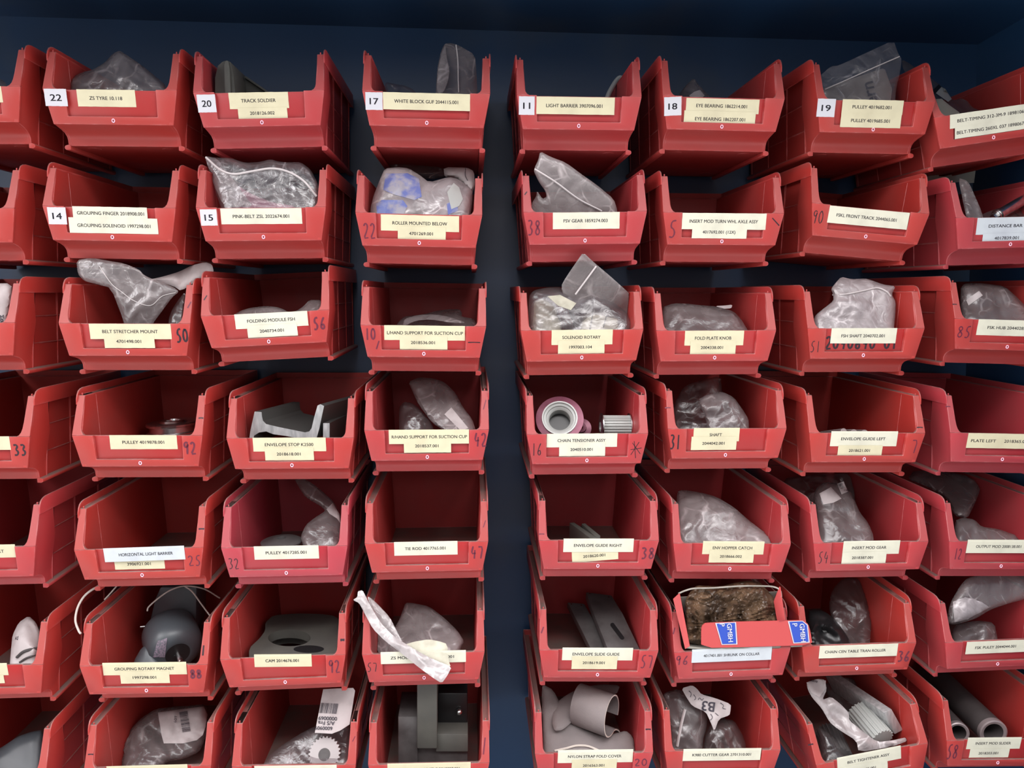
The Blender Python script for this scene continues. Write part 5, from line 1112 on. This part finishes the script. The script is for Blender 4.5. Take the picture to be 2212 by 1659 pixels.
scribble(o, o, [[(1488,1492),(1494,1498),(1491,1506)],[(1498,1500),(1504,1508),(1500,1512)],[(1508,1512),(1512,1506),(1516,1514),(1520,1508)],[(1535,1542),(1540,1550),(1534,1556)],[(1545,1540),(1552,1546)],[(1556,1518),(1564,1524),(1560,1530),(1568,1532)]], 1.3)
# F7
def zaxis(k): pass
toothed('toothed_pulley', 'bright silver toothed pulley lying diagonally in the BELT TIGHTENER bin', P(1905,1598,.040), P(1853,1536,.085), .0175, 20, SILV, None)
bm = bmesh.new(); A = [P(x, y, .040) for x, y in [(1909,1539),(1926,1532),(1951,1577),(1933,1586)]]; prism(bm, A, [p+Vector((-.035, .10, .012)) for p in A]); o = solid('steel_bar', 'square steel bar beside the silver toothed pulley in the BELT TIGHTENER bin', 'metal bar', bm, ALU, bev=.0005)
rod('F7', (1918,1574,.052), (1900,1545,.065), .006, 'steel_spindle', 'short shiny spindle between the toothed pulley and the square bar', 'metal shaft', STEEL)
toothed('toothed_pulley', 'dull toothed pulley under the bag at the left of the BELT TIGHTENER bin', P(1815,1640,.035), P(1790,1585,.085), .0175, 20, GUN, None)
bag('F7', [(1800,1530),(1780,1480),(1800,1465),(1870,1462),(1905,1470),(1900,1482),(1862,1487),(1840,1480),(1850,1520),(1832,1545)], .17, .12, 14, 3, GREYF, 334, 'hazy grey bag at the back of the BELT TIGHTENER bin', 50)
bag('F7', [(1768,1690),(1772,1600),(1765,1570),(1790,1580),(1820,1610),(1838,1640),(1842,1690)], .065, .03, 28, 4, DARKF, 333, 'dark clear bag at the lower left of the BELT TIGHTENER bin', 30, toward=.006)
b = sheet('folded_bag', [(1742,1474),(1765,1466),(1782,1468),(1786,1490),(1776,1512),(1795,1505),(1815,1520),(1834,1540),(1834,1556),(1858,1575),(1895,1603),(1925,1600),(1960,1592),(1962,1600),(1930,1612),(1855,1625),(1850,1600),(1810,1575),(1792,1560),(1775,1530),(1755,1508),(1745,1490)], .070, .022, 4, 4.5, STRAPF, 331, None, 'F7', 24); tag(b, 'folded white bag strip running diagonally across the BELT TIGHTENER bin', 'plastic bag')
patch('paper_label', b, b, [(1742,1474),(1765,1467),(1784,1470),(1783,1488),(1770,1506),(1752,1496)], PAPER, .001)
print_surf(b, b, '00010', 1758, 1471, 16, -12, off=.002)
# G7 tubes
for i, (e, f, r, lab) in enumerate((((2146,1583,.040),(2010,1452,.20),.0185,'right of two thick grey tubes in the INSERT MOD SLIDER bin'), ((2070,1583,.040),(1985,1490,.18),.0140,'left of two grey tubes in the INSERT MOD SLIDER bin'))):
    o, A, D = rod('G7', e, f, r, 'grey_tube', lab, 'tube', TUBE, hollow=r*.72)
    bm = lathe([(r*.72, -.0004), (r*.9, -.0012), (r*1.0, -.0004), (r*1.005, .006), (r*.99, .006), (r*.72, .0002), (r*.72, -.0004)], 48); bm.transform(aim(A, D)); sub('end_rim', o, bm, TEND, lab='pale machined rim')
